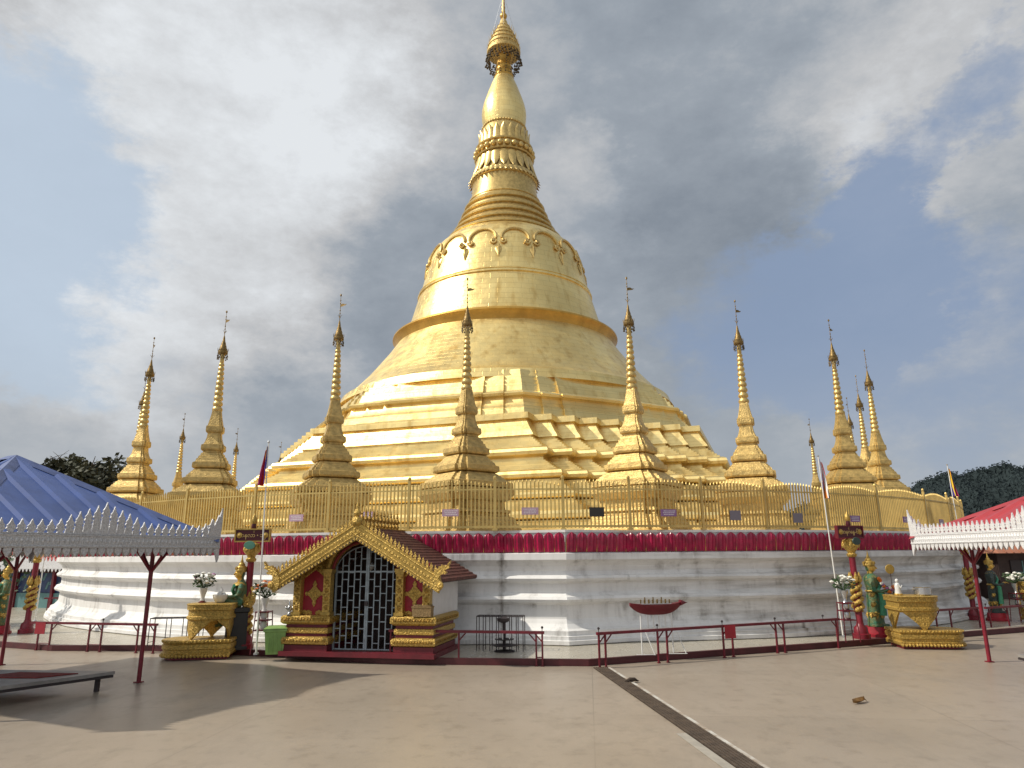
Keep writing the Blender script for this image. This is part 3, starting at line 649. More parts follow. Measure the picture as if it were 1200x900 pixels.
# ------------------------------------------------------------------ ring of small stupas
def conv(y, w):
    d = ray(548, y); return (w/F*18.6/(cos(TH)-sin(TH)*(450-y)/F), EYE + d.z/d.y*18.6 - FLOOR)
def make_stupa():
    t = thing('small_stupa', '', 'stupa', (0, 0, 0), 0, 'ring of small golden stupas on the platform')
    P = [(630, 68), (625, 67)]
    def steps(y0, w0, y1, w1, n):
        o = []
        for k in range(n):
            f0 = k/n; f1 = (k+1)/n; o += [(y0+(y1-y0)*(f0+.04), w0+(w1-w0)*f0), (y0+(y1-y0)*(f1-.02), w0+(w1-w0)*(f0+.35/n))]
        return o
    P += steps(624, 63, 607, 52, 4) + [(606, 49), (603, 48), (602, 51), (599, 50), (598, 44), (589, 43.5), (588, 47), (585, 50), (581, 54), (575, 54), (574, 50)]
    P += [(573, 53), (567, 52.5), (566, 48)] + steps(565, 47, 556, 33, 4) + [(555, 31.5), (554, 36.5), (552, 37.5), (547, 37), (546, 33)] + steps(545, 32.5, 535, 22.5, 4)
    P += [(534, 21.5), (533, 25.5), (531, 26.3), (526, 25.8), (525, 23)] + steps(524, 22, 513, 14.2, 3) + [(512, 13.6), (510, 13.6), (509, 16.4), (507, 17), (502, 16.6), (501, 14)]
    P += [(497, 12), (492, 10.4), (487, 9.8), (486, 9.8), (485, 12), (483, 12.7), (477, 12.4), (476, 10.8), (470, 9.2), (463, 7.6), (456, 6.4)]
    prof = []
    for y, w in P:
        r, z = conv(y, w); prof.append((r*1.19, max(z, 0.0)))
    # square plan with three-stepped corners
    def plan(r):
        base = []
        for k in range(4):
            c0 = Vector((sin(k*pi/2), -cos(k*pi/2))); pv = Vector((sin((k-1)*pi/2), -cos((k-1)*pi/2))); nx = Vector((sin((k+1)*pi/2), -cos((k+1)*pi/2)))
            e1 = c0 + (pv-c0)*.17; e2 = c0 + (nx-c0)*.17; d1 = (c0-pv).normalized(); d2 = (c0-nx).normalized(); st_ = .075
            base += [e1*r, (e1-d2*st_)*r, (c0-(d1+d2)*st_)*r, (e2-d1*st_)*r, e2*r]
        return base
    mb = MB(); mb.loft([[(p.x, p.y, z) for p in plan(r)] for r, z in prof], True, True); mb.build('tiered_base', 'gilt_stupa', t)
    # antefix leaves round the cornice
    af = MB(); rr, zz = conv(575, 50)
    for k in range(4):
        v0 = 90*k; v1 = v0+90
        for j in range(6):
            f = (j+.8)/6.6; p = Vector((sin(rad(v0)), -cos(rad(v0))))*(1-f) + Vector((sin(rad(v1)), -cos(rad(v1))))*f
            tdir = (Vector((sin(rad(v1)), -cos(rad(v1)))) - Vector((sin(rad(v0)), -cos(rad(v0))))).normalized()
            T = Matrix.Translation((p.x*rr*.985, p.y*rr*.985, zz)) @ Matrix.Rotation(atan2(tdir.y, tdir.x), 4, 'Z')
            af.prism([(-.12, 0), (.12, 0), (.14, .08), (.09, .17), (0, .25), (-.09, .17), (-.14, .08)], -.02, .02, T)
    af.build('antefix', 'gilt_stupa', t)
    pr = []; r0, z0 = conv(457, 6.6); r1, z1 = conv(392, 3.2); NR = 10
    for i in range(NR):
        f = i/NR; f2 = (i+1)/NR; ra = r0+(r1-r0)*f; rb = r0+(r1-r0)*f2; za = z0+(z1-z0)*(1-(1-f)**1.12); zb = z0+(z1-z0)*(1-(1-f2)**1.12); h = zb-za
        pr += [(ra*.72, za), (ra*.95, za+h*.12), (ra*1.02, za+h*.4), (ra*.92, za+h*.68), (rb*.72, za+h*.9)]
    rn, zn = conv(376, 2.5); pr += [(r1*.85, z1+.01), (r1*.8, z1+.12), (rn*1.1, zn-.1), (rn*.95, zn+.1)]
    mb = MB(); mb.lathe(pr, 16); mb.build('ringed_spire', 'gilt_spire', t, 50)
    hb = conv(381, 1)[1]; mb = MB()
    pr = [(.135, hb), (.155, hb+.03), (.15, hb+.10), (.12, hb+.12), (.13, hb+.16), (.10, hb+.22), (.10, hb+.26), (.07, hb+.33), (.072, hb+.36), (.045, hb+.44), (.03, hb+.55), (.018, hb+.62)]
    mb.lathe(pr, 14); 
    for k in range(14):
        a = 2*pi*k/14; mb.tube((.15*cos(a), .15*sin(a), hb+.1), (.17*cos(a), .17*sin(a), hb+.2), .008, 3, .002)
    c = mb.build('umbrella_crown', 'bronze', t, 50)
    mb = MB()
    for k in range(12):
        a = 2*pi*k/12
        for j in range(2): mb.lathe([(.022, -.06), (.016, -.02), (.004, .0)], 5, (.15*cos(a+j*.2), .15*sin(a+j*.2), hb-.02-.075*j-.02*(k % 2)))
        mb.tube((.15*cos(a), .15*sin(a), hb+.02), (.15*cos(a), .15*sin(a), hb-.1), .005, 3)
    tag(mb.build('hanging_bells', 'bell_metal', c), kind='stuff')
    top = conv(325, 1)[1]; mb = MB()
    mb.tube((0, 0, hb+.58), (0, 0, top), .011, 5, .006)
    for f in (.15, .3, .42, .7, .8): mb.ball((0, 0, hb+.6+(top-hb-.6)*f), .022, 6, 4)
    mb.ball((0, 0, top), .03, 6, 5, sz=1.5)
    for k in range(4): mb.tube((0, 0, hb+.72), (.07*cos(k*pi/2), .07*sin(k*pi/2), hb+.80), .006, 3)
    v = mb.build('finial_rod', 'bronze', c)
    mb = MB(); zf = hb+.6+(top-hb-.6)*.55
    mb.prism([(.0, zf), (.16, zf+.03), (.22, zf+.075), (.15, zf+.07), (.1, zf+.1), (0, zf+.09)], -.004, .004); mb.build('vane', 'bronze', c)
    return t
st = make_stupa()
SL = [(-4, 'small tiered gold stupa whose slim spire crosses the bell moulding, left of the redented corner'),
      (8.9, 'small gold stupa just right of the pagoda axis, standing before the redented terrace corner'),
      (-16.9, 'small gold stupa behind the porch gable, standing before the pale left terrace'),
      (21.7, 'small gold stupa near the right foot of the terraces with sky behind its spire'),
      (-29.7, 'small gold stupa beside the flag left of the terraces, second tall one from the left'),
      (34.6, 'tall small gold stupa right of the terraces, behind the flag on the white pole'),
      (-42.6, 'leftmost tall gold stupa, rising above the blue roof beside the dark tree'),
      (47.4, 'rightmost gold stupa standing against the wooded hill'),
      (60.3, 'gold stupa with only its spire showing between the two rightmost tall stupas'),
      (73.2, 'far gold stupa mostly hidden, its crown peeping out right of the flag stupa'),
      (98.9, 'far slender gold spire alone in the sky just left of the flag stupa'),
      (-55.4, 'gold stupa almost hidden directly behind the leftmost tall stupa'),
      (-94, 'far slim gold spire between the two leftmost tall stupas'),
      (-106.9, 'far small gold spire just right of the second tall stupa from the left'),
      (-119.7, 'farthest stupa, only its thin vane showing over the left terrace steps')]
TIPS = {-4: (548, 326), 8.9: (734, 325), -16.9: (399.7, 345), 21.7: (861, 352), -29.7: (265.8, 364.5), 34.6: (970.8, 374.6), -55.4: (172, 436), -42.6: (181, 395.5), 47.4: (1012.7, 410), 60.3: (1002.6, 440), 73.2: (992, 466), 98.9: (948, 490.7), -94: (217, 484.5), -106.9: (279, 502), -119.7: (330, 518)}
TIPH = conv(325, 1)[1] + FLOOR + .04 - EYE
for i, (a, lab) in enumerate(SL):
    if a in TIPS: d = ray(*TIPS[a]); p = Vector((d.x*TIPH/d.z, d.y*TIPH/d.z, FLOOR+.012))
    else: p = polar(17.9, a-1.0, FLOOR+.012)
    s_ = st if i == 0 else dup(st, p)
    s_.location = p; s_.rotation_euler = (0, 0, atan2(p.x-WC.x, WC.y-p.y)); s_['label'] = lab

# ------------------------------------------------------------------ golden fence
fe = thing('golden_fence', 'gold painted picket fence with scalloped top along the edge of the platform', 'fence', (WC.x, WC.y, FLOOR))
RF = 19.35
FA = [bearing(x, RF) for x in (580, 660, 738, 823, 897, 968, 1029, 1085)]; k = FA[-1]+6.5
while k < 106: FA.append(k); k += 6.2
NA = [bearing(x, RF) for x in (479, 385, 298, 218)]; k = NA[-1]-6.3
while k > -112: NA.append(k); k -= 6.2
FA = sorted(FA+NA)
def fz(z): return z - FLOOR
for a in FA:
    mb = MB(); p = polar(RF, a) - WC
    mb.box((p.x, p.y, .62), (.065, .065, 1.2), rz=rad(a)); mb.box((p.x, p.y, .035), (.12, .12, .05), rz=rad(a))
    mb.ball((p.x, p.y, 1.26), .042, 6, 5, sz=1.4); mb.build('post', 'fence_gold', fe)
for a, b in zip(FA[:-1], FA[1:]):
    p = polar(RF, a)-WC; q = polar(RF, b)-WC; L_ = (q-p).length; t = (q-p)/L_; mb = MB(); nb = max(8, round(L_/.094)); rz = atan2(t.y, t.x)
    c = (p+q)/2
    mb.box((c.x, c.y, .10), (L_-.07, .035, .05), rz=rz); mb.box((c.x, c.y, .985), (L_-.07, .03, .032), rz=rz)
    for i in range(1, nb):
        f = i/nb; s = p + t*(L_*f); top = 1.05 + .115*sin(pi*f)
        mb.box((s.x, s.y, top/2+.03), (.032, .032, top-.06), rz=rz)
        mb.lathe([(.008, 0), (.022, .02), (.002, .075)], 4, (s.x, s.y, top-.01))
        mb.ball((s.x, s.y, .55), .017, 4, 4)
    mb.build('panel', 'fence_gold', fe)
PL = [(298, 602, 'pink', 0), (348, 607, 'pink', 1), (430, 604, 'pink', 2), (528, 601, 'pink', 3), (621, 599, 'pink', 4), (699, 600, 'dark', 5), (783, 601, 'purple', 6), (861, 604, 'grey', 7), (934, 607, 'grey', 8), (1001, 608, 'purple', 9), (1061, 609, 'purple', 10), (1102, 612, 'purple', 11)]
PLAB = ['', 'small faded pink plaque on the fence left of the porch gable', 'pale pink plaque on the fence just right of the porch ridge finial',
        'pink plaque on the fence below the stupa nearest the bell centre', 'pink plaque on the short fence bay left of the black plaque', 'black rectangular plaque hung on the golden fence', 'violet plaque on the fence bay right of the black plaque',
        'grey blank plaque on the fence, nearer to the violet one', 'grey blank plaque on the fence nearer to the flag on the white pole', 'violet plaque on the fence right above the right hand signboard',
        'violet plaque on the fence behind the tip of the white eave fringe', 'rightmost violet plaque at the far end of the golden fence']
for x, y, kind, i in PL:
    if i == 0: continue
    d = ray(x, y); a = d.x/d.y; A = a*a+1; B = -2*(a*WC.x+WC.y); Cc = WC.x**2+WC.y**2-(RF+.035)**2
    disc = B*B-4*A*Cc
    if disc < 0: continue
    tt = (-B-disc**.5)/(2*A); z = EYE + d.z/d.y*tt; ang = atan2(a*tt-WC.x, WC.y-tt)
    w, h = (.40, .17) if kind != 'dark' and kind != 'grey' else (.36, .22)
    if kind == 'grey': w, h = .31, .24
    t = thing('fence_plaque', PLAB[i], 'plaque', (a*tt, tt-.0, z), ang, 'plaques hung along the golden fence')
    mb = MB(); mb.box((0, -.03, 0), (w, .012, h)); mb.build('board', 'plaque_'+kind, t)
    if kind in ('pink', 'purple'):
        mb = MB(); random.seed(i)
        for r in range(3):
            x0 = -w*.38 + random.random()*.03
            while x0 < w*.36:
                l = .012+random.random()*.02; mb.box((x0+l/2, -.0375, h*.25-r*h*.25), (l, .002, h*.10)); x0 += l+.012
        mb.build('lettering', 'flag_white', t)
random.seed(11)

# ------------------------------------------------------------------ helpers for furniture
def text_mesh(s, size, T):
    cu = bpy.data.curves.new('lettering', 'FONT'); cu.body = s; cu.size = size; cu.align_x = 'CENTER'; cu.align_y = 'CENTER'; cu.extrude = 0.0015; cu.resolution_u = 3
    o = bpy.data.objects.new('lettering', cu); COL.objects.link(o)
    dg = bpy.context.evaluated_depsgraph_get(); me = bpy.data.meshes.new_from_object(o.evaluated_get(dg))
    vs = [T @ v.co for v in me.vertices]; fs = [list(p.vertices) for p in me.polygons]
    bpy.data.objects.remove(o); return vs, fs
def remesh(mb, voxel, smooth_it=3):
    me = bpy.data.meshes.new('body'); me.from_pydata(mb.v, [], mb.f); me.validate()
    o = bpy.data.objects.new('body', me); COL.objects.link(o)
    m = o.modifiers.new('r', 'REMESH'); m.mode = 'VOXEL'; m.voxel_size = voxel
    s = o.modifiers.new('s', 'SMOOTH'); s.iterations = smooth_it; s.factor = .5
    dg = bpy.context.evaluated_depsgraph_get(); r = bpy.data.meshes.new_from_object(o.evaluated_get(dg))
    out = MB(); out.add([v.co.copy() for v in r.vertices], [list(p.vertices) for p in r.polygons])
    bpy.data.objects.remove(o); return out
def rect(x0, x1, y0, y1, d, z): return [(x0-d, y0-d, z), (x1+d, y0-d, z), (x1+d, y1+d, z), (x0-d, y1+d, z)]

# ------------------------------------------------------------------ porch shrine with gilded gable
PO = g(422, 770, .12)
po = thing('porch_shrine', 'small porch shrine with gilded gable, red panels and arched steel gate', 'shrine', (PO.x, PO.y, .119), rad(-12))
mb = MB(); mb.box((-.09, .78, .045), (3.36, 1.75, .09)); mb.build('step', 'maroon', po)
PP = [(.0, .09), (.0, .20), (-.03, .21), (.0, .215), (.03, .23), (.05, .30), (.03, .36), (-.05, .38), (-.06, .42), (-.01, .44), (.0, .49), (-.01, .54), (-.06, .56), (-.06, .60), (.02, .62), (.06, .66), (.06, .76), (.02, .79)]
for x0, x1, y1 in ((-1.72, -.74, 1.5), (.70, 1.54, 1.5)):
    mb = MB(); mb.loft([rect(x0, x1, .0, y1, 0, z) for z in (.09, .205)], False, False); b = mb.build('base', 'maroon', po)
    mb = MB(); mb.loft([rect(x0, x1, .0, y1, d+.002, z) for d, z in PP[2:]], True, False); mb.build('moulding', 'ornate_gold', b, 35)
    mb = MB()
    for z, e in ((.40, -.030), (.58, -.030)): mb.loft([rect(x0, x1, 0, y1, e, z-.030), rect(x0, x1, 0, y1, e, z+.030)], False, False)
    mb.build('red_fillet', 'maroon', b)
    mb = MB()
    for k in range(14):
        xx = x0 + (x1-x0)*(k+.5)/14; mb.ball((xx, -.064, .71), .034, 6, 4, sy=.5); mb.ball((xx, -.05, .30), .030, 6, 4, sy=.5); mb.ball((xx+.035, -.066, .745), .012, 4, 3)
    for k in range(20):
        yy = y1*(k+.5)/20
        for xs_, xo in ((x0, -.064), (x1, .064)): mb.ball((xs_+xo, yy, .71), .034, 6, 4, sx=.5); mb.ball((xs_+xo*.8, yy, .30), .030, 6, 4, sx=.5)
    tag(mb.build('carved_frieze', 'dark_gold', b), kind='stuff')
EV, RG, HS = 1.52, 2.56, 1.78           # eave height, ridge height, half span
def roof_z(x): return RG - (RG-EV)*abs(x)/HS
# walls
for s in (-1, 1):
    mb = MB(); xw = -1.54 if s < 0 else 1.44; mb.slab([(xw-.03, .12), (xw+.03, .12), (xw+.03, 1.9), (xw-.03, 1.9)], .79, roof_z(1.58)-.06); mb.build('side_wall', 'white_plaster', po)
mb = MB(); mb.prism([(-1.5, .1), (1.4, .1), (1.4, roof_z(1.4)-.1), (0, RG-.1), (-1.5, roof_z(1.5)-.1)], 1.72, 1.78); mb.build('back_wall', 'dark_timber', po)
mb = MB(); mb.box((0, 1.0, .10), (1.4, 1.6, .02)); mb.build('inner_floor', 'dark_timber', po)
def arch_z(x, w=.71, s=1.62, h=.60):
    f = min(1, abs(x)/w); return s + h*((1-f**2.2)**.62)
# tympanum: gold field from the arch up to the roof
N_ = 40; pts = []
outer = [(-1.6, roof_z(1.6)-.10), (0, RG-.12), (1.6, roof_z(1.6)-.10)]
mb = MB(); vs = []; fs = []
for i in range(N_+1):
    x = -1.53 + 2.98*i/N_; zt = roof_z(x)-.11
    if abs(x) < .74: zb = arch_z(x, .74, 1.62, .62)
    else: f = (abs(x)-.74)/.86; zb = 1.50+.26*sin(pi*min(1, f*1.15))*1.0 - .12*f
    zb = min(zb, zt-.02)
    vs += [(x, .09, zb), (x, .09, zt), (x, .17, zb), (x, .17, zt)]
for i in range(N_):
    a = 4*i; fs += [[a, a+4, a+5, a+1], [a+2, a+3, a+7, a+6], [a, a+2, a+6, a+4], [a+1, a+5, a+7, a+3]]
mb.add(vs, fs); mb.build('tympanum', 'dark_gold', po)
mb = MB()
pa = [(x, .08, arch_z(x, .74, 1.62, .62)+.0) for x in [-.74+1.48*i/30 for i in range(31)]]
mb.path([(p[0], .07, p[2]+.035) for p in pa], .035, 6); 
mb.build('arch_trim', 'mat_red', po)
mb = MB(); pa2 = [(x*1.13, .06, arch_z(x, .74, 1.62, .62)+.12) for x in [-.74+1.48*i/30 for i in range(31)]]
mb.path(pa2, .05, 6)
for k in range(1, 30, 1): mb.ball((pa2[k][0], .03, pa2[k][2]), .04, 5, 4)
for s in (-1, 1):
    for i in range(9): a = i/8*5; mb.ball((s*(1.02+.10*(1-i/9)*cos(a)), .05, 1.72+.10*(1-i/9)*sin(a)), .035, 5, 4)
mb.build('arch_moulding', 'ornate_gold', po)
for x in (-1.47, -.80, .80, 1.38):
    mb = MB(); mb.box((x, .06, 1.22), (.16, .16, .86)); c = mb.build('column', 'ornate_gold', po)
    mb = MB(); mb.box((x, .06, 1.685), (.21, .2, .07)); mb.box((x, .06, 1.635), (.18, .18, .04)); mb.build('capital', 'gold_paint', c); mb = MB(); mb.box((x, .06, .83), (.2, .2, .06)); mb.build('column_foot', 'gold_paint', c)
    mb = MB()
    for z in (.95, 1.12, 1.29, 1.46): mb.ball((x, -.022, z), .055, 4, 3, sy=.3); mb.ball((x-.05, -.022, z+.085), .022, 4, 3, sy=.4); mb.ball((x+.05, -.022, z+.085), .022, 4, 3, sy=.4)
    mb.build('carving', 'dark_gold', c)
for s in (-1, 1):
    xc = -1.13 if s < 0 else 1.09
    mb = MB(); mb.box((xc, .14, 1.3), (.60, .05, 1.05)); p = mb.build('red_panel', 'panel_red', po)
    mb = MB()
    for k in range(4):
        T = Matrix.Translation((xc, .105, 1.22)) @ Matrix.Rotation(k*pi/2, 4, 'Y')
        L_ = .27 if k % 2 == 0 else .22
        for q in range(1): mb.prism([(-.035, .03), (-.07, .10), (-.03, .15), (-.045, .19), (0, L_), (.045, .19), (.03, .15), (.07, .10), (.035, .03)], -.012, .012, T)
        T2 = Matrix.Translation((xc, .105, 1.22)) @ Matrix.Rotation(k*pi/2+pi/4, 4, 'Y')
        mb.prism([(-.03, .02), (-.04, .09), (0, .125), (.04, .09), (.03, .02)], -.01, .01, T2)
    mb.ball((xc, .1, 1.22), .05, 8, 5, sy=.5); mb.build('flower_ornament', 'ornate_gold', p)
    mb = MB()
    for sx in (-1, 1):
        for i in range(5): mb.ball((xc+sx*(.26-.045*i), .105, .83+.02*(i % 2)), .045, 6, 4, sy=.3)
        for i in range(6): mb.ball((xc+sx*(.27-.05*i), .105, 1.56+.035*i), .045, 6, 4, sy=.3)
    mb.build('corner_scrolls', 'ornate_gold', p)
# gate in two leaves
for s in (-1, 1):
    mb = MB(); xs = [s*(.02+.685*i/5) for i in range(6)]
    for i, x in enumerate(xs):
        r = .018 if i in (0, 5) else .011
        mb.box((x, .22, (.10+arch_z(x, .76, 1.60, .58))/2), (r*2, r*2, arch_z(x, .76, 1.60, .58)-.10))
    for i in range(5):
        a, b = xs[i], xs[i+1]; zz_ = [.24+.28*k+(.14 if (i+(s > 0)) % 2 else 0) for k in range(8)]
        for z in zz_:
            if z < arch_z(b, .76, 1.60, .58)-.03: mb.box(((a+b)/2, .22, z), (abs(b-a)-.02, .018, .018))
    for z in (.115, 1.66): mb.box((s*.36, .22, z), (.68, .03, .03))
    for i in range(12):
        xa = s*.70*i/12; xb = s*.70*(i+1)/12
        mb.tube((xa, .22, arch_z(xa, .76, 1.60, .58)), (xb, .22, arch_z(xb, .76, 1.60, .58)), .015, 4)
    mb.build('gate_leaf', 'gate_steel', po)
mb = MB(); mb.box((0, .195, 1.02), (.07, .03, .09)); mb.build('padlock', 'iron_dark', po)
# roof: two tiled slopes
for s in (-1, 1):
    mb = MB(); RY0, RY1 = -.38, 2.3
    nrow = 18
    for i in range(nrow):
        f0 = i/nrow; f1 = (i+1)/nrow
        x0, x1 = s*HS*1.02*f0, s*HS*1.02*f1; z0 = RG-(RG-EV)*1.02*f0; z1 = RG-(RG-EV)*1.02*f1
        vs = [(x0, RY0, z0), (x0, RY1, z0), (x1, RY1, z1+.034), (x1, RY0, z1+.034), (x0, RY0, z0-.04), (x0, RY1, z0-.04), (x1, RY1, z1-.03), (x1, RY0, z1-.03)]
        fs = [[0, 3, 2, 1], [4, 5, 6, 7], [0, 4, 7, 3], [1, 2, 6, 5], [2, 3, 7, 6]]
        mb.add(vs, fs if s > 0 else [f[::-1] for f in fs])
        for j in range(22):
            y = RY0+(RY1-RY0)*(j+(.5 if i % 2 else 0)+.25)/22.5; 
            mb.add([(x1-.012*s, y-.045, z1+.026), (x1-.012*s, y+.045, z1+.026), (x1+.015*s, y+.03, z1+.01), (x1+.015*s, y-.03, z1+.01), (x0+s*.02, y-.045, z0+.012), (x0+s*.02, y+.045, z0+.012)],
                   [[0, 1, 2, 3] if s < 0 else [3, 2, 1, 0], [4, 5, 1, 0] if s < 0 else [0, 1, 5, 4]])
    r = mb.build('roof_slope', 'tile_roof', po)
    mb = MB(); mb.box((s*(HS+.0), .96, EV-.045), (.05, 2.6, .05)); mb.build('eave_board', 'dark_timber', r)
# bargeboards
for s in (-1, 1):
    T = Matrix.Identity(4); w = .36
    A_ = (0, RG+.10); B_ = (s*(HS+.02), EV+.07)
    mb = MB(); o_ = [(A_[0], A_[1]), (B_[0], B_[1]), (B_[0]+s*.02, B_[1]-.14), (B_[0]-s*.02, B_[1]-w+.03), (A_[0], A_[1]-w)]
    if s > 0: o_ = o_[::-1]
    mb.prism(o_, -.46, -.40); b = mb.build('bargeboard', 'gold_paint', po)
    d = Vector((B_[0]-A_[0], 0, B_[1]-A_[1])); L_ = d.length; u = d/L_; nz = Vector((-u.z*s, 0, u.x*s))
    mb = MB(); n_ = 21
    for i in range(n_):
        c = Vector((A_[0], -.43, A_[1])) + u*(L_*(i+.8)/n_)
        pts = [(-.028, -.01), (.028, -.01), (.02, .03), (.036, .06), (.02, .09), (0, .15), (-.02, .09), (-.036, .06), (-.02, .03)]
        mb.prism([(c.x+px_, c.z+pz_) for px_, pz_ in pts], -.44, -.42)
    mb.build('leaf_crest', 'ornate_gold', b)
    mb = MB(); n_ = 26
    for i in range(n_):
        c = Vector((A_[0], -.465, A_[1])) + u*(L_*(i+.5)/n_) - nz*(w*.80)
        mb.ball((c.x, -.462, c.z-.0), .026, 6, 4, sy=.35)
    for off in (.12, .62): mb.path([Vector((A_[0], -.462, A_[1])) - nz*(w*off), Vector((B_[0], -.462, B_[1])) - nz*(w*off)], .016, 5)
    for i in range(n_):
        c = Vector((A_[0], -.465, A_[1])) + u*(L_*(i+.5)/n_) - nz*(w*.38)
        mb.ball((c.x, -.46, c.z), .036, 6, 4, sy=.3)
    mb.build('carved_border', 'ornate_gold', b)
    mb = MB(); n_ = 26
    for i in range(n_):
        c = Vector((A_[0], -.465, A_[1])) + u*(L_*(i+1)/n_) - nz*(w*.80)
        mb.ball((c.x, -.461, c.z), .017, 5, 4, sy=.2)
    mb.path([Vector((A_[0], -.455, A_[1])) - nz*(w*.80), Vector((B_[0], -.455, B_[1])) - nz*(w*.80)], .010, 5); mb.build('shadow_holes', 'dark_timber', b)
    # curled dragon head at the foot of the board
    hd = [(0, 0), (.05, -.10), (.14, -.16), (.24, -.12), (.28, -.02), (.25, .08), (.19, .14), (.22, .22), (.30, .26), (.36, .25), (.40, .30), (.34, .33), (.40, .38), (.47, .40), (.44, .44), (.47, .50), (.49, .58), (.43, .50), (.40, .46), (.33, .47), (.29, .44), (.27, .48), (.23, .42), (.19, .44), (.17, .37), (.12, .38), (.12, .31), (.07, .30), (.07, .22), (.03, .20), (.02, .10)]
    mb = MB(); q = [(B_[0]+s*(x-.22)*.80, B_[1]-.17+z*.80) for x, z in hd]
    if s > 0: q = q[::-1]
    mb.prism(q, -.48, -.39); mb.ball((B_[0]+s*.02, -.49, B_[1]-.18), .07, 8, 5, sy=.4); mb.build('dragon_head', 'ornate_gold', b)
mb = MB(); mb.lathe([(.05, 0), (.13, .02), (.16, .12), (.13, .22), (.06, .26), (.10, .32), (.11, .38), (.06, .45), (.03, .5), (.05, .54), (.01, .66)], 12, T=Matrix.Translation((0, -.43, RG+.02)) @ Matrix.Scale(.72, 4)); mb.build('gable_finial', 'ornate_gold', po, 60)
mb = MB()
for i in range(11):
    y = -.2+i*.2; mb.lathe([(.03, 0), (.05, .05), (.03, .10), (.055, .17), (.025, .25), (.03, .28), (.005, .40)], 6, (0, y, RG+.01))
mb.box((0, .95, RG-.01), (.10, 2.6, .05)); mb.build('ridge_crest', 'dark_gold', po)
lm = thing('hanging_lamp', 'round white lamp hanging behind the top of the arched gate', 'lamp', po.matrix_basis @ Vector((-.12, .62, 1.62)), rad(-7))
mb = MB(); mb.ball((0, 0, .14), .085, 12, 8); mb.build('globe', 'china', lm, 60)
mb = MB(); mb.tube((0, 0, .2), (0, 0, .86), .006, 4); mb.tube((0, 0, .02), (0, 0, .08), .02, 6); mb.build('cord', 'pole_white', lm)
bx_ = thing('wicker_box', 'small woven box resting on the right base of the porch', 'box', po.matrix_basis @ Vector((1.30, .02, .79)), rad(-10))
mb = MB(); mb.loft([rect(-.19, .19, -.09, .09, 0, 0), rect(-.19, .19, -.09, .09, .01, .17), rect(-.19, .19, -.09, .09, .018, .175), rect(-.19, .19, -.09, .09, .018, .20)], True, True); mb.build('basket', 'wicker', bx_)
mb = MB(); mb.box((0, 0, .215), (.36, .17, .02)); mb.build('lid', 'wicker', bx_)
ur = tag(MB().lathe([(.06, 0), (.07, .02), (.025, .05), (.02, .08), (.06, .11), (.065, .15), (.03, .18), (.02, .22), (.03, .25), (.005, .29)], 12).ball((.07, 0, .15), .03, 6, 4).ball((-.07, 0, .15), .03, 6, 4).build('incense_urn', 'steel', None, 50, po.matrix_basis @ Vector((-1.62, -.01, .79))), 'small dark metal incense urn on the left base of the porch', 'urn')

# ------------------------------------------------------------------ wheelie-free green bin
bp = g(322, 767, .12)
bn = thing('waste_bin', 'bright green plastic bin with lid left of the porch', 'bin', (bp.x, bp.y, .12), rad(12))
mb = MB(); mb.loft([rect(-.17, .17, -.15, .15, 0, .02), rect(-.17, .17, -.15, .15, .04, .46), rect(-.17, .17, -.15, .15, .065, .47), rect(-.17, .17, -.15, .15, .065, .505), rect(-.17, .17, -.15, .15, .04, .506)], True, True)
for x in (-.12, -.04, .04, .12): mb.box((x, -.185, .24), (.012, .03, .38))
mb.build('body', 'green_plastic', bn)
mb = MB(); mb.loft([rect(-.18, .18, -.16, .16, .055, .51), rect(-.18, .18, -.16, .16, .055, .53), rect(-.18, .18, -.16, .16, .0, .565), rect(-.18, .18, -.16, .16, -.08, .575)], True, True); mb.box((0, -.22, .525), (.12, .03, .02)); mb.build('lid', 'green_plastic', bn)

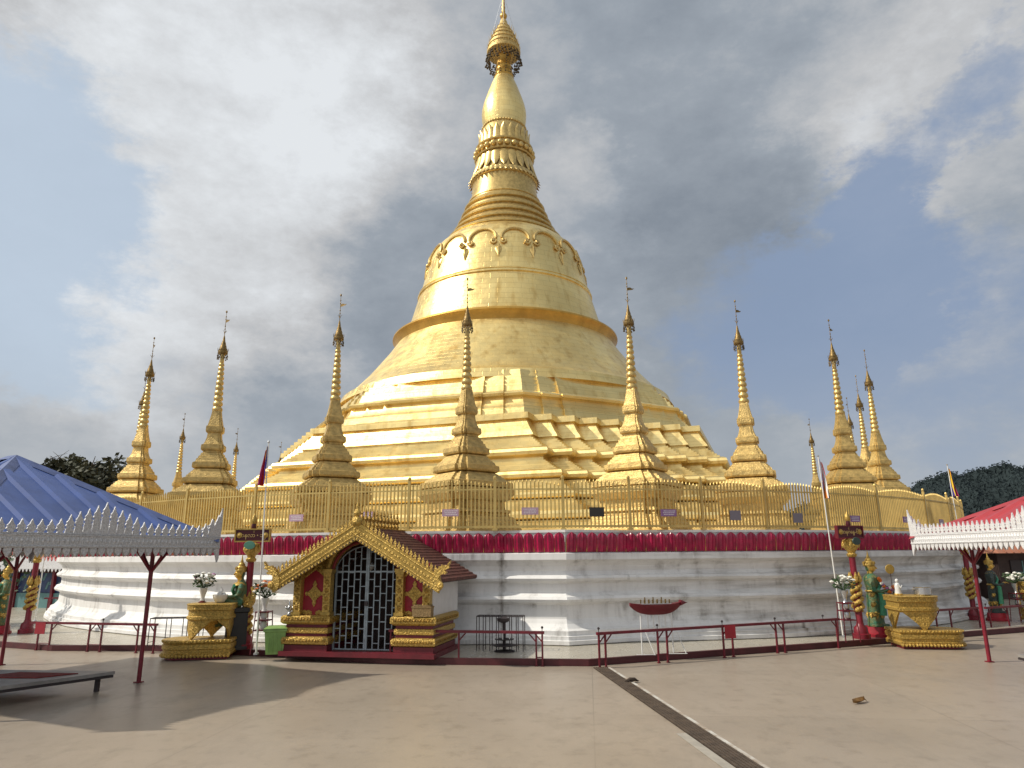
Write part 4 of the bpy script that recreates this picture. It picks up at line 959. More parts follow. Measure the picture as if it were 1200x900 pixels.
# ------------------------------------------------------------------ planetary post furniture
def make_post(loc, rz, label, text, kinzi, dark=False, coil=.62):
    t = thing('sign_post', label, 'sign post', loc, rz, 'gilded sign posts on the terrace')
    mb = MB(); mb.lathe([(.20, 0), (.20, .10), (.16, .12), (.15, .24), (.09, .30), (.075, .36), (.072, 2.02)], 14); mb.build('pillar', 'post_red', t, 40)
    mb = MB(); mb.lathe([(.075, 1.86), (.11, 1.88), (.12, 1.93), (.085, 1.96), (.10, 2.0), (.17, 2.08), (.19, 2.14), (.14, 2.20), (.17, 2.26), (.10, 2.30)], 12)
    for k in range(8): a = 2*pi*k/8; mb.lathe([(.02, 0), (.05, .06), (.03, .12), (.004, .2)], 5, (.16*cos(a), .16*sin(a), 2.08))
    mb.build('capital', 'ornate_gold', t, 50)
    mb = MB()
    for k in range(2):
        for i in range(34):
            f = i/33; a = f*4.2*pi+k*pi; r = .105-.02*f; mb.ball((r*cos(a), r*sin(a), coil+.66*f), .042+.01*(i % 3), 6, 4)
    for k in range(6): a = 2*pi*k/6; mb.lathe([(.02, 0), (.06, .05), (.05, .12), (.005, .26)], 5, (.11*cos(a), .11*sin(a), coil+.64))
    mb.build('dragon_coil', 'ornate_gold', t, 60)
    mb = MB(); mb.lathe([(.0, -.012), (.12, -.01), (.13, .0), (.12, .02), (0, .022)], 18, ry=.72, T=Matrix.Translation((0, -.19, 2.235)) @ Matrix.Rotation(pi/2, 4, 'X')); mb.build('emblem', 'emblem_dark' if dark else 'emblem_green', t, 40)
    mb = MB(); w, h = .38, .125; mb.box((0, 0, 2.46), (2*w, .07, 2*h)); b = mb.build('signboard', 'sign_maroon', t)
    fr_ = 'gold_paint' if not dark else 'maroon'
    mb = MB()
    for z in (2.46-h-.012, 2.46+h+.012): mb.box((0, -.01, z), (2*w+.05, .10, .03))
    for x in (-w-.012, w+.012): mb.box((x, -.01, 2.46), (.03, .098, 2*h-.002))
    mb.build('frame', fr_, b)
    for s in (-1, 1):
        mb = MB(); T = Matrix.Translation((s*.295, -.04, 2.46)) @ Matrix.Rotation(pi/2, 4, 'X'); mb.lathe([(0, -.004), (.062, -.002), (.065, .006), (.03, .014), (.02, .022), (0, .024)], 16, T=T); mb.build('roundel', 'gold_paint', b, 40)
    T = Matrix.Translation((0, -.038, 2.455)) @ Matrix.Rotation(pi/2, 4, 'X')
    mb = MB(); vs, fs = text_mesh(text, .115, T); mb.add(vs, fs)
    if kinzi is not None:
        vs, fs = text_mesh('\u1004\u103a', .06, Matrix.Translation((kinzi, -.038, 2.535)) @ Matrix.Rotation(pi/2, 4, 'X')); mb.add(vs, fs)
    mb.build('lettering', 'lettering_gold', b)
    mb = MB(); mb.lathe([(.05, 2.61), (.06, 2.63), (.05, 2.72)], 10); mb.build('finial_base', 'sign_maroon', t, 40)
    mb = MB(); mb.lathe([(.055, 2.72), (.075, 2.76), (.06, 2.84), (.02, 2.92), (.008, 2.96)], 10); mb.build('finial', 'gold_paint', t, 40)
    return t
pL = g(286, 760, .12); pR = g(1010, 748, .12)
make_post((pL.x, pL.y, .12), rad(2), 'red pillar with gilded capital and framed maroon signboard beside the left altar', '\u1010\u1014\u101c\u102c \u2022 \u1041\u1045', .03, False, .32)
make_post((pR.x, pR.y, .12), rad(20), 'red pillar with gilded dragon and dark maroon signboard behind the green standing statue', '\u1010\u1014\u1002\u1031\u1014\u103d-\u1046', -.03, True)

def altar(loc, rz, label):
    """x points away from the statue; rounded end at +x"""
    t = thing('offering_altar', label, 'altar', loc, rz, 'gilded altars at the planet posts')
    def plan(x0, x1, hw, z, d=0.0):
        pts = [(x0-d, -hw-d, z), ]
        for i in range(9):
            a = -pi/2 + pi*i/8; pts.append((x1-hw*.8+(hw*.8+d)*cos(a), (hw+d)*sin(a), z))
        pts.append((x0-d, hw+d, z)); return pts
    mb = MB(); mb.loft([plan(-.28, 1.10, .40, z, -.03) for z in (.004, .07)], False, False); mb.build('plinth_foot', 'post_red', t)
    mb = MB(); mb.loft([plan(-.28, 1.10, .40, z, d) for d, z in ((.0, .06), (.04, .09), (.05, .14), (.02, .16), (.02, .20), (.045, .22), (.045, .30), (.02, .32), (.05, .35), (.04, .40))], True, True); p = mb.build('plinth', 'ornate_gold', t, 30)
    mb = MB()
    q = plan(-.28, 1.10, .40, .10, .045)
    for i in range(len(q)-1):
        a, b = Vector(q[i]), Vector(q[i+1]); n_ = max(1, round((b-a).length/.075))
        for j in range(n_):
            c = a+(b-a)*((j+.5)/n_); mb.ball((c.x, c.y, .085), .040, 5, 4, sz=1.0); mb.ball((c.x, c.y, .375), .026, 5, 4)
    tag(mb.build('petal_border', 'ornate_gold', p), kind='stuff')
    X0, X1, HW = -.24, .68, .38
    Z0 = .40; Z1 = .78; Z2 = 1.12
    mb = MB(); mb.loft([plan(X0, X1, HW, z, d) for d, z in ((-.04, Z1), (0, Z1+.01), (.03, Z1+.03), (.03, Z1+.08), (.0, Z1+.10), (.0, Z1+.20), (.035, Z1+.22), (.035, Z1+.30), (.05, Z1+.33), (.03, Z2))], True, True); tb = mb.build('table_top', 'ornate_gold', t, 30)
    # skirt hanging from the top in pointed leaves that carry the weight
    per = plan(X0, X1, HW, 0, -.01); P = [Vector(p) for p in per] ; pts = []
    for i in range(len(P)):
        a, b = P[i], P[(i+1) % len(P)]; n_ = max(1, round((b-a).length/.05))
        for j in range(n_): pts.append(a+(b-a)*(j/n_))
    n_ = len(pts); ctr = Vector(((X0+X1)/2, 0, 0)); L_ = [0]
    for i in range(n_): L_.append(L_[-1]+(pts[(i+1) % n_]-pts[i]).length)
    tot = L_[-1]; NL = 3; vs = []; fs = []
    for i in range(n_):
        ph = (L_[i]/tot*NL + .02) % 1.0; w = abs(ph-.5)*2; zb = Z0 + (Z1-.01-Z0)*min(1, max(0, (w-.06)/.80))**.85
        o = pts[i]; c = o + (ctr-o).normalized()*.05
        vs += [(o.x, o.y, Z1+.012), (o.x, o.y, zb), (c.x, c.y, zb), (c.x, c.y, Z1+.012)]
    for i in range(n_):
        a = 4*i; b = 4*((i+1) % n_); fs += [[a+1, b+1, b, a], [a+2, b+2, b+1, a+1], [a+3, b+3, b+2, a+2]]
    mb = MB(); mb.add(vs, fs); mb.build('leg_skirt', 'ornate_gold', t)
    return t
def bouquet(par, z, cols, seed, spread=.2, n=16, vase='china'):
    rnd = random.Random(seed); mb = MB()
    mb.lathe([(.055, 0), (.06, .01), (.04, .05), (.05, .12), (.085, .22), (.09, .27)], 12, (0, 0, z)); mb.build('vase', vase, par, 50)
    mb = MB(); top = z+.27
    for i in range(130):
        a = rnd.random()*2*pi; e = rnd.random(); r = spread*(.2+.8*rnd.random()); c = Vector((r*cos(a), r*sin(a), top+.04+e*spread*1.05))
        d = Vector((cos(a), sin(a), rnd.uniform(-.5, .9))).normalized(); s = d.orthogonal().normalized(); l = rnd.uniform(.05, .10); w = l*.3
        mb.add([c, c+d*l*.5+s*w, c+d*l, c+d*l*.5-s*w], [[0, 1, 2, 3]])
        if i % 5 == 0: mb.tube((0, 0, top-.02), c, .006, 3)
    tag(mb.build('leaves', 'leaf', par), kind='stuff')
    for i in range(n):
        a = rnd.random()*2*pi; e = rnd.random(); r = spread*(.35+.75*rnd.random()); c = (r*cos(a), r*sin(a), top+.12+e*spread*.95)
        m = MB(); m.ball(c, .042, 7, 5, sz=.8)
        for k in range(6): b = k*pi/3; m.ball((c[0]+.034*cos(b), c[1]+.034*sin(b), c[2]+.005), .022, 5, 4, sz=.7)
        m.build('blossom', cols[rnd.randrange(len(cols))], par)
def vase_stand(loc, label, cols, seed, h=.70, vase='china', pot=True):
    t = thing('flower_stand', label, 'flower stand', loc, rad(random.uniform(-10, 10)), 'red iron stands with flower vases')
    mb = MB()
    for sx, sy in ((-1, -1), (1, -1), (1, 1), (-1, 1)): mb.tube((sx*.17, sy*.17, 0), (sx*.13, sy*.13, h), .012, 6)
    mb.build('legs', 'rail_red', t)
    for z in (h-.02, h*.78, h*.55):
        mb = MB(); f = .135
        for k in range(4):
            p = [(-f, -f), (f, -f), (f, f), (-f, f)]; a, b = p[k], p[(k+1) % 4]; mb.tube((a[0], a[1], z), (b[0], b[1], z), .013, 6)
        if z > h*.5: mb.box((0, 0, z), (f*2-.02, f*2-.02, .012))
        mb.build('shelf', 'rail_red', t)
    mb = MB(); mb.lathe([(.06, h*.56), (.09, h*.62), (.07, h*.75)], 10); mb.lathe([(.055, h*.80), (.085, h*.86), (.07, h*.96)], 10); mb.build('pots', vase, t, 50)
    bouquet(t, h-.01, cols, seed, .23, 18, vase)

def figure(loc, rz, label, seated, pedestal, cols, robe='robe_green'):
    """x is forward; the figure is one continuous body"""
    t = thing('planet_statue', label, 'statue', loc, rz)
    mb = MB(); ph = pedestal
    if seated:
        mb.lathe([(.30, 0), (.30, .05), (.27, .07), (.27, ph-.1), (.30, ph-.08), (.30, ph)], 4, (0, 0, 0), pi/4, 1.05, 1.0); p = mb.build('pedestal', 'stone_black', t)
        mb = MB()
        for r in range(4):
            for k in range(3): mb.box((.2125 if False else .205, -.10+.09*k, ph-.30-.07*r), (.003, .055, .014))
        z0 = ph
        b = MB()
        b.path([(-.06, 0, z0+.08), (-.05, 0, z0+.22), (-.04, 0, z0+.36), (-.03, 0, z0+.46), (-.02, 0, z0+.52), (-.01, 0, z0+.60)], [.15, .125, .13, .12, .055, .05], 12)
        for s in (-1, 1):
            b.path([(-.06, s*.08, z0+.08), (.16, s*.11, z0+.11), (.30, s*.11, z0+.08)], [.10, .088, .07], 10)
            b.path([(.29, s*.11, z0+.09), (.30, s*.11, z0-.12), (.29, s*.11, z0-.30)], [.068, .055, .045], 10)
            b.path([(.27, s*.11, z0-.31), (.40, s*.115, z0-.335)], [.045, .03], 8)
            b.path([(-.03, s*.13, z0+.44), (-.02, s*.20, z0+.36), (.02, s*.215, z0+.24), (.16, s*.15, z0+.20), (.26, s*.08, z0+.22)], [.06, .055, .045, .036, .026], 8)
        hz = z0+.66
    else:
        mb.lathe([(.30, 0), (.30, .06), (.26, .08), (.24, ph)], 14, (0, 0, 0)); p = mb.build('pedestal', 'panel_red', t, 40)
        z0 = ph; b = MB()
        b.lathe([(.20, 0), (.19, .10), (.17, .30), (.165, .50), (.15, .68), (.13, .80), (.15, .92), (.175, 1.04), (.17, 1.12), (.10, 1.18), (.055, 1.20)], 16, (0, 0, z0), 0, .82, 1.0)
        b.path([(0, 0, z0+1.15), (.01, 0, z0+1.28)], [.055, .05], 8)
        for s in (-1, 1):
            b.path([(0, s*.15, z0+1.09), (.0, s*.225, z0+.98), (.03, s*.23, z0+.82), (.17, s*.17, z0+.78), (.30, s*.09, z0+.84)], [.062, .058, .048, .038, .028], 8)
            b.path([(.05, s*.09, z0+.02), (.24, s*.10, z0+.015)], [.05, .03], 8)
        hz = z0+1.335
    hx = .0
    b.ball((hx+.01, 0, hz), .095, 12, 10, sx=1.0, sy=.86, sz=1.22)
    body = remesh(b, .013, 4); bo = body.build('body', robe, t, 60)
    # head detail: gilded face with nose, brows, lips and ears
    f = MB(); f.ball((hx+.018, 0, hz-.005), .094, 14, 10, sx=1.0, sy=.88, sz=1.2); f.path([(hx+.105, 0, hz+.025), (hx+.128, 0, hz-.02), (hx+.112, 0, hz-.028)], [.010, .017, .012], 6)
    f.path([(hx+.09, -.03, hz-.055), (hx+.108, 0, hz-.056), (hx+.09, .03, hz-.055)], [.006, .010, .006], 6)
    for s in (-1, 1): f.ball((hx+.0, s*.088, hz-.01), .03, 6, 5, sx=.6, sy=.35, sz=1.5); f.path([(hx+.09, s*.05, hz+.03), (hx+.107, s*.03, hz+.037), (hx+.108, s*.012, hz+.03)], .005, 5)
    f.path([(0, 0, hz-.16), (0, 0, hz-.08)], .056, 10)
    fc = f.build('face', 'skin_gold', t, 60)
    for s in (-1, 1):
        hx_, hz_ = (.27, z0+.22) if seated else (.31, z0+.85); m = MB(); m.ball((hx_, s*.075, hz_), .034, 8, 5, sx=1.25, sz=.6)
        for q in range(4): m.path([(hx_+.03, s*.075+.018*(q-1.5), hz_), (hx_+.062+.006*(q in (1, 2)), s*.075+.019*(q-1.5), hz_+.004), (hx_+.088+.010*(q in (1, 2)), s*.074+.018*(q-1.5), hz_-.012)], [.009, .0085, .006], 5)
        m.path([(hx_-.01, s*.05, hz_+.005), (hx_+.02, s*.032, hz_+.018), (hx_+.05, s*.036, hz_+.02)], [.011, .010, .007], 5); m.build('hand', 'skin_gold', t, 60)
    mb = MB()
    for s in (-1, 1): mb.ball((hx+.102, s*.034, hz+.012), .012, 6, 4, sz=.55)
    mb.build('eyes', 'stone_black', fc)
    mb = MB(); mb.lathe([(.098, .03), (.112, .05), (.108, .085), (.095, .10), (.10, .115), (.085, .15), (.062, .165), (.066, .18), (.045, .215), (.03, .225), (.032, .24), (.016, .29), (.008, .36), (.002, .40)], 14, (hx-.004, 0, hz))
    for k in range(10): a = 2*pi*k/10; mb.lathe([(.008, 0), (.018, .02), (.003, .07)], 4, (hx+.105*cos(a), .095*sin(a), hz+.08))
    for s in (-1, 1): mb.prism([(hx-.03, hz-.02), (hx+.02, hz), (hx-.01, hz+.06), (hx-.06, hz+.14), (hx-.05, hz+.06)], s*.098-.006, s*.098+.006)
    mb.build('crown', 'gold_paint', t, 60)
    # sash over the shoulder, gold collar and waist ornaments
    mb = MB(); zc = z0+.50 if seated else z0+1.17
    mb.lathe([(.08, .0), (.14, -.03), (.165, -.06), (.15, -.075), (.09, -.03)], 14, (0, 0, zc), 0, .85, 1.05); mb.build('collar', 'gold_paint', t, 50)
    mb = MB()
    if seated:
        mb.path([(.02, -.17, z0+.46), (.04, -.19, z0+.3), (.10, -.20, z0+.17), (.16, -.205, z0-.05), (.16, -.205, z0-.30)], [.05, .05, .055, .05, .055], 6)
        mb.path([(.10, .14, z0+.44), (.13, 0, z0+.34), (.10, -.16, z0+.25)], .035, 6)
    else:
        mb.path([(.08, -.16, z0+.85), (.16, -.17, z0+.72), (.15, -.18, z0+.45), (.14, -.19, z0+.26)], [.05, .055, .06, .07], 6)
        mb.path([(.11, .14, z0+1.08), (.16, 0, z0+.93), (.09, -.16, z0+.80)], .035, 6)
    mb.build('sash', 'sash_green', t, 60)
    mb = MB()
    if seated:
        for i in range(8): mb.ball((-.16-.03*sin(i), -.14+.04*i, z0+.10+.03*(i % 3)), .06, 6, 4)
        mb.path([(-.18, -.18, z0+.02), (-.26, -.2, z0+.12), (-.28, -.2, z0+.3), (-.22, -.2, z0+.40)], [.05, .06, .05, .02], 6); mb.path([(-.14, -.16, z0+.06), (-.16, 0, z0+.06), (-.14, .16, z0+.06)], .05, 6); mb.path([(-.18, .18, z0+.02), (-.26, .2, z0+.12), (-.28, .2, z0+.3), (-.22, .2, z0+.40)], [.05, .06, .05, .02], 6)
    else:
        for k in range(3):
            zz_ = z0+.22+.22*k
            for s in (-1, 1):
                m = MB(); m.path([(.02, s*(.16+.02*k), zz_+.1), (-.03, s*.24, zz_+.04), (-.02, s*.29, zz_+.06), (-.05, s*.31, zz_+.12)], [.03, .045, .035, .008], 6); m.build('flame_ornament', 'ornate_gold', t, 50)
        m = MB(); m.lathe([(.15, 0), (.165, .02), (.15, .04)], 14, (0, 0, z0+.78), 0, .85, 1.0); m.build('belt', 'ornate_gold', t, 50)
        mb.lathe([(.17, .285), (.178, .30), (.17, .315)], 18, (0, 0, z0), 0, .85, 1.0)
        for k in range(9): a = 2*pi*k/9; mb.lathe([(.004, -.14), (.04, -.05), (.012, .02)], 4, (.165*cos(a)*.85, .17*sin(a), z0+.30))
    mb.build('back_ornament' if seated else 'hem_ornament', 'ornate_gold', t, 50)
    return t, z0, hz

# left set: altar, seated statue, vases
aL = g(262, 772, 0.0); aL.x -= .02; aL.y += .25
altar((aL.x-.20, aL.y, .004), rad(190), 'gilded two tier altar with rounded plinth left of the porch, its plinth pointing left')
sL = g(272, 768, .0); sL.y += .12
fL = figure((sL.x, sL.y, .12), rad(200), 'seated crowned statue in green robe on black pedestal behind the left altar', True, .80, None); fL[0].scale = (1.12, 1.12, 1.10)
t = thing('flower_vase', 'vase of white and purple flowers standing on the left altar', 'vase', (aL.x-.68, aL.y+.06, 1.126), 0.3); mb = MB(); mb.lathe([(.08, 0), (.09, .01), (.05, .03), (.04, .05)], 10); mb.build('saucer', 'maroon', t, 40)
bouquet(t, .04, ['flower_white', 'flower_white', 'flower_white', 'flower_purple'], 5, .22, 20)
t = thing('offering_bowl', 'white porcelain bowl with folded white figure on the left altar', 'bowl', (aL.x-.26, aL.y-.02, 1.126), .2)
mb = MB(); mb.lathe([(.07, 0), (.10, .02), (.15, .10), (.16, .17), (.145, .17), (.09, .06)], 16); mb.build('bowl', 'china', t, 40)
mb = MB(); mb.path([(0, 0, .06), (-.02, 0, .2), (.03, 0, .26), (.0, 0, .34)], [.06, .05, .03, .01], 8); mb.ball((.06, .04, .17), .05, 7, 5); mb.build('figurine', 'china', t, 50)
vl = g(306, 766, .12); vase_stand((vl.x, vl.y, .12), 'red stand with white and orange flowers between the left statue and the green bin', ['flower_orange', 'flower_orange', 'flower_white', 'flower_white'], 8, .86)
# right set
aR = g(1073, 760, 0.0); aR.y += .26
altar((aR.x, aR.y, .004), rad(-8), 'gilded two tier altar with rounded plinth near the right pavilion, its plinth pointing right')
sR = g(1036, 753, .0); sR.y += .25
fR = figure((sR.x, sR.y, .12), rad(-25), 'standing crowned statue in ornate green and gold robe on red pedestal at the right altar', False, .22, None); fR[0].scale = (1.22, 1.22, 1.03)
vr = g(998, 751, .12); vase_stand((vr.x-.1, vr.y-.12, .12), 'red stand with white flowers and steel vase left of the standing statue', ['flower_white'], 14, .86, 'steel')
t = thing('offering_pot', 'shiny steel pot with handles on the right altar', 'pot', (aR.x+.45, aR.y-.05, 1.126)); mb = MB(); mb.lathe([(.16, 0), (.18, .02), (.18, .17), (.19, .18), (.165, .18), (.16, .03)], 20); mb.build('pot', 'steel', t, 40); mb = MB()
for s in (-1, 1): mb.path([(s*.18, -.04, .14), (s*.23, 0, .14), (s*.18, .04, .14)], .01, 5)
mb.build('handle', 'steel', t)
t = thing('white_figurine', 'small white porcelain goddess figurine on the right altar', 'figurine', (aR.x-.08, aR.y, 1.126), -.4)
mb = MB(); mb.lathe([(.08, 0), (.075, .04), (.06, .12), (.065, .2), (.05, .26), (.02, .28)], 10); mb.ball((0, 0, .32), .04, 8, 6, sz=1.2); mb.path([(0, .05, .24), (.06, .06, .17), (.09, .02, .2)], [.02, .018, .012], 6); mb.path([(0, -.05, .24), (.06, -.06, .17), (.09, -.02, .22)], [.02, .018, .012], 6); mb.build('figure', 'china', t, 60)
mb = MB(); mb.lathe([(.09, 0), (.1, .02), (.085, .04)], 10); mb.build('stand', 'gold_paint', t)
t = thing('flower_garland', 'orange and pink flower garland held in the standing statue arms', 'garland', (sR.x+.25, sR.y-.15, 1.10), -.4)
rnd = random.Random(3)
for i in range(16):
    f = i/15; m = MB(); c = (-.12+.34*f, -.10+.06*sin(f*6), .10+.24*(f-.5)**2*4-.12*f+.10*rnd.random()); m.ball(c, .045, 7, 5); m.build('blossom', ['flower_orange', 'flower_orange', 'flower_white', 'flower_purple'][i % 4], t)
mb = MB()
for i in range(70):
    c = Vector((rnd.uniform(-.05, .28), rnd.uniform(-.14, .08), rnd.uniform(-.10, .18))); d = Vector((rnd.uniform(-1, 1), rnd.uniform(-1, 1), rnd.uniform(-.4, 1))).normalized(); s = d.orthogonal().normalized(); mb.add([c, c+d*.05+s*.018, c+d*.1, c+d*.05-s*.018], [[0, 1, 2, 3]])
tag(mb.build('leaves', 'leaf', t), kind='stuff')
t = thing('gold_fan', 'small round gold fan on a stick above the right altar', 'fan', (aR.x-.14, aR.y+.12, 1.126), 0)
mb = MB(); mb.tube((0, 0, 0), (0, 0, .52), .009, 5); mb.build('stick', 'dark_timber', t); mb = MB(); mb.lathe([(0, -.01), (.10, -.008), (.11, 0), (.10, .008), (0, .01)], 16, T=Matrix.Translation((0, 0, .58)) @ Matrix.Rotation(pi/2, 4, 'X')); mb.build('disc', 'gold_paint', t)

# ------------------------------------------------------------------ flags
def flag(loc, h, lean, label, bands, flip=1, z_top=None, size=.95, droop=.75, seed=1, rz=0.0):
    t = thing('flag_pole', label, 'flagpole', loc, rz); t.rotation_euler = (0, lean, rz)
    mb = MB(); mb.tube((0, 0, 0), (0, 0, h), .02, 8, .013); mb.build('pole', 'pole_white', t, 60)
    mb = MB(); mb.ball((0, 0, h+.02), .03, 8, 5); mb.lathe([(.06, 0), (.06, .03), (.03, .05)], 8, (0, 0, 0)); mb.build('fittings', 'steel', t)
    n = len(bands); H = size; w = size*.17
    for k, m in enumerate(bands):   # limp cloth hanging in folds: each band of colour is a part
        mb = MB(); vs = []; R = 10
        for i in range(R+1):
            f = i/R
            for j in range(3):
                u = (k+j/2)/n
                x = flip*(.015+w*u*(.35+.65*f)*(1-.25*sin(f*3+seed))); y = .07*sin(u*9+f*2.6+seed)*(.3+f)
                z = h-.05 - H*f*(1-.12*u) - droop*w*u*(1.2-.2*f)
                vs.append((x, y, z))
        mb.add(vs, [[i*3+j, i*3+j+1, (i+1)*3+j+1, (i+1)*3+j] for i in range(R) for j in range(2)]); mb.build('flag_band', m, t, 60)
    return t
p = g(298, 768, .12); flag((p.x, p.y+.1, .12), 4.45, rad(-1.0), 'thin pole with a limp blue and magenta flag beside the left signpost', ['flag_blue', 'flag_yellow', 'flag_red', 'flag_magenta', 'flag_magenta'], -1, size=.9, seed=2)
p = g(1000, 748, .12); flag((p.x-.12, p.y+.25, .12), 4.35, rad(-1.5), 'white pole with a limp striped flag left of the right signpost', ['flag_blue', 'flag_orange', 'flag_white', 'flag_red', 'flag_blue'], 1, size=1.0, seed=4)
p = aY(1128, 640, 23.0); flag((p.x, 23.0, .12), 4.75, rad(-1.0), 'short pole with a yellow, red and blue flag behind the right pavilion', ['flag_blue', 'flag_yellow', 'flag_orange', 'flag_magenta', 'flag_magenta'], 1, size=.95, seed=6, droop=.9)

# ------------------------------------------------------------------ barriers
def barrier(pts, label, pairs, knobs, h=.64, plate=None, z0=.004, colr='rail_red'):
    """a long flat hand rail on pairs of braced legs: positions are metres along the rail"""
    a, b = Vector(pts[0]), Vector(pts[-1]); d = (b-a); L_ = d.length
    t = thing('barrier_rail', label, 'barrier', (a.x, a.y, z0), atan2(d.y, d.x), 'red steel barriers along the kerb')
    mb = MB(); mb.box((L_/2, 0, h-.025), (L_+.08, .07, .05)); mb.build('rail', colr, t)
    for x in pairs:
        mb = MB(); mb.box((x, .0, (h-.05)/2), (.032, .032, h-.05)); s = 1 if x < L_/2 else -1
        mb.tube((x, 0, h-.20), (x+s*.14, 0, h-.05), .014, 5); mb.box((x, 0, .006), (.06, .06, .012)); mb.build('leg', colr, t)
    for i in range(len(pairs)-1):
        if pairs[i+1]-pairs[i] < .4:
            mb = MB(); mb.tube((pairs[i], 0, .16), (pairs[i+1], 0, .16), .012, 5); mb.build('cross_bar', colr, t)
    for x in knobs:
        mb = MB(); mb.tube((x, 0, h), (x, 0, h+.05), .008, 5); mb.ball((x, 0, h+.07), .026, 7, 5); mb.build('knob', 'iron_dark', t)
    if plate is not None:
        mb = MB(); mb.box((plate, -.05, h-.14), (.28, .012, .26)); mb.build('hanging_plate', 'panel_red', t)
    return t
def flat(p): return (p.x, p.y)
def run(x0, y0, x1, y1): return [g(x0, y0), g(x1, y1)]
r1 = run(457, 777, 636, 781); L1 = (r1[1]-r1[0]).length
barrier(r1, 'red barrier rail standing in front of the right side of the porch', [.0, .24, L1*.46, L1-.12, L1], [L1])
r2 = run(703, 783, 985, 759.5); L2 = (r2[1]-r2[0]).length
barrier(r2, 'long red barrier rail running from the drain to the right statue along the white wall', [0, .14, L2*.215, L2*.215+.22, L2*.475, L2*.475+.24, L2*.705, L2*.705+.22, L2-.05], [0, L2*.215, L2*.475, L2*.705, L2*.93], plate=L2*.50)
r3 = run(1100, 745, 1150, 741); L3 = (r3[1]-r3[0]).length
barrier(r3, 'short red barrier rail between the right altar and the right pavilion post', [0, L3*.33, L3], [0, L3])
r3b = run(1160, 741, 1200, 738); L3 = (r3b[1]-r3b[0]).length
barrier(r3b, 'dark red barrier rail behind the right pavilion post, running out of view', [0.1, L3*.6, L3+1.0], [0])
r4 = run(34, 762, 179, 766); L4 = (r4[1]-r4[0]).length
barrier(r4, 'dark red barrier rail behind the blue roofed pavilion at the left', [.2, .55, L4*.48, L4*.58, L4-.45, L4], [L4*.58], plate=.28)

# ------------------------------------------------------------------ things along the wall
def wire_table(loc, rz, w, dpt, h, nleg, label, m='iron_dark', sag=0):
    t = thing('wire_rack', label, 'rack', loc, rz)
    mb = MB()
    for y in (-dpt/2, dpt/2): mb.tube((-w/2, y, h), (w/2, y, h), .012, 5)
    for x in (-w/2, w/2): mb.tube((x, -dpt/2, h), (x, dpt/2, h), .012, 5)
    for i in range(9): mb.tube((-w/2+w*i/8, -dpt/2, h), (-w/2+w*i/8, dpt/2, h), .006, 4)
    mb.build('top', m, t)
    for i in range(nleg):
        x = -w/2 + w*(i/(nleg-1)) if nleg > 1 else 0
        mb = MB(); mb.tube((x, -dpt/2, 0), (x, -dpt/2, h), .010, 5); mb.tube((x, dpt/2, 0), (x, dpt/2, h), .010, 5); mb.tube((x, -dpt/2, .1), (x, dpt/2, .1), .007, 4); mb.build('leg', m, t)
    return t
p = g(587, 762, .12)
rk = wire_table((p.x, p.y, .12), rad(-8), 1.0, .3, .70, 8, 'dark iron candle rack against the stained wall right of the porch')
t = thing('candle_stand', 'soot blackened candle stand with small tiers beside the iron rack', 'candle stand', (p.x+.08, p.y-.22, .12))
mb = MB(); mb.tube((0, 0, 0), (0, 0, .62), .03, 8); mb.lathe([(.22, 0), (.22, .02), (.05, .04)], 12); mb.build('stem', 'iron_dark', t)
for z, r in ((.12, .26), (.24, .2), (.38, .14)):
    mb = MB(); mb.lathe([(r, z), (r+.01, z+.015), (.02, z+.03)], 14); mb.build('tray', 'iron_dark', t)
mb = MB(); mb.lathe([(.06, .0), (.13, .03), (.14, .09), (.06, .11)], 10, (-.02, 0, .58)); mb.build('burner', 'iron_dark', t, 40)
rnd = random.Random(4)
for i in range(7): a = i*.9; m = MB(); m.tube((.17*cos(a), .17*sin(a), .26), (.17*cos(a), .17*sin(a), .36+.05*rnd.random()), .012, 6); m.build('candle', 'china', t)
p = g(205, 757, .12); wire_table((p.x, p.y, .12), rad(6), 1.1, .3, .62, 4, 'thin wire rack at the wall left of the left altar', 'iron_dark')
p = g(771, 766, .12)
t = thing('offering_boat', 'dark red boat shaped offering tray on thin legs at the shaded wall', 'offering boat', (p.x, p.y, .12), rad(12)); t.scale = (1, 1, .84)
mb = MB(); rings = []
for i in range(15):
    f = i/14; x = -.56+1.12*f; wv = (sin(pi*min(max(f*.94+.03, 0), 1)))**.6; bot = .90 + .21*abs(2*f-1)**3.2; top = 1.14 + .05*abs(2*f-1)**2.5
    rings.append([(x, -.15*wv, top), (x, -.11*wv, (bot+top)/2-.02), (x, -.03*wv, bot), (x, .03*wv, bot), (x, .11*wv, (bot+top)/2-.02), (x, .15*wv, top)])
mb.loft(rings, True, True); mb.build('hull', 'maroon', t, 40)
mb = MB(); mb.lathe([(.075, 0), (.055, .06), (.02, .12), (.002, .17)], 8, T=Matrix.Translation((.55, 0, 1.17)) @ Matrix.Rotation(pi/2, 4, 'Y')); mb.build('prow_beak', 'maroon', t, 40)
mb = MB(); mb.box((0, 0, 1.16), (.66, .16, .02)); mb.build('candle_tray', 'steel', t)
for i in range(14):
    x = -.30+.046*i; m = MB(); m.tube((x, .04*(-1)**i, 1.17), (x, .04*(-1)**i, 1.26+.05*(i % 4 == 2)), .013, 6); m.build('candle', 'bronze', t)
for x in (-.34, -.18, -.06, .06, .20, .34):
    mb = MB(); mb.tube((x, 0, 0 if abs(x) > .3 else .45), (x, 0, 1.04), .014, 5)
    if abs(x) > .3: mb.tube((x+.08, -.0, .55), (x+.20, -.18, .0), .009, 5); mb.tube((x-.16, -.1, .008), (x+.22, -.18, .008), .010, 5)
    mb.build('leg', 'china', t)
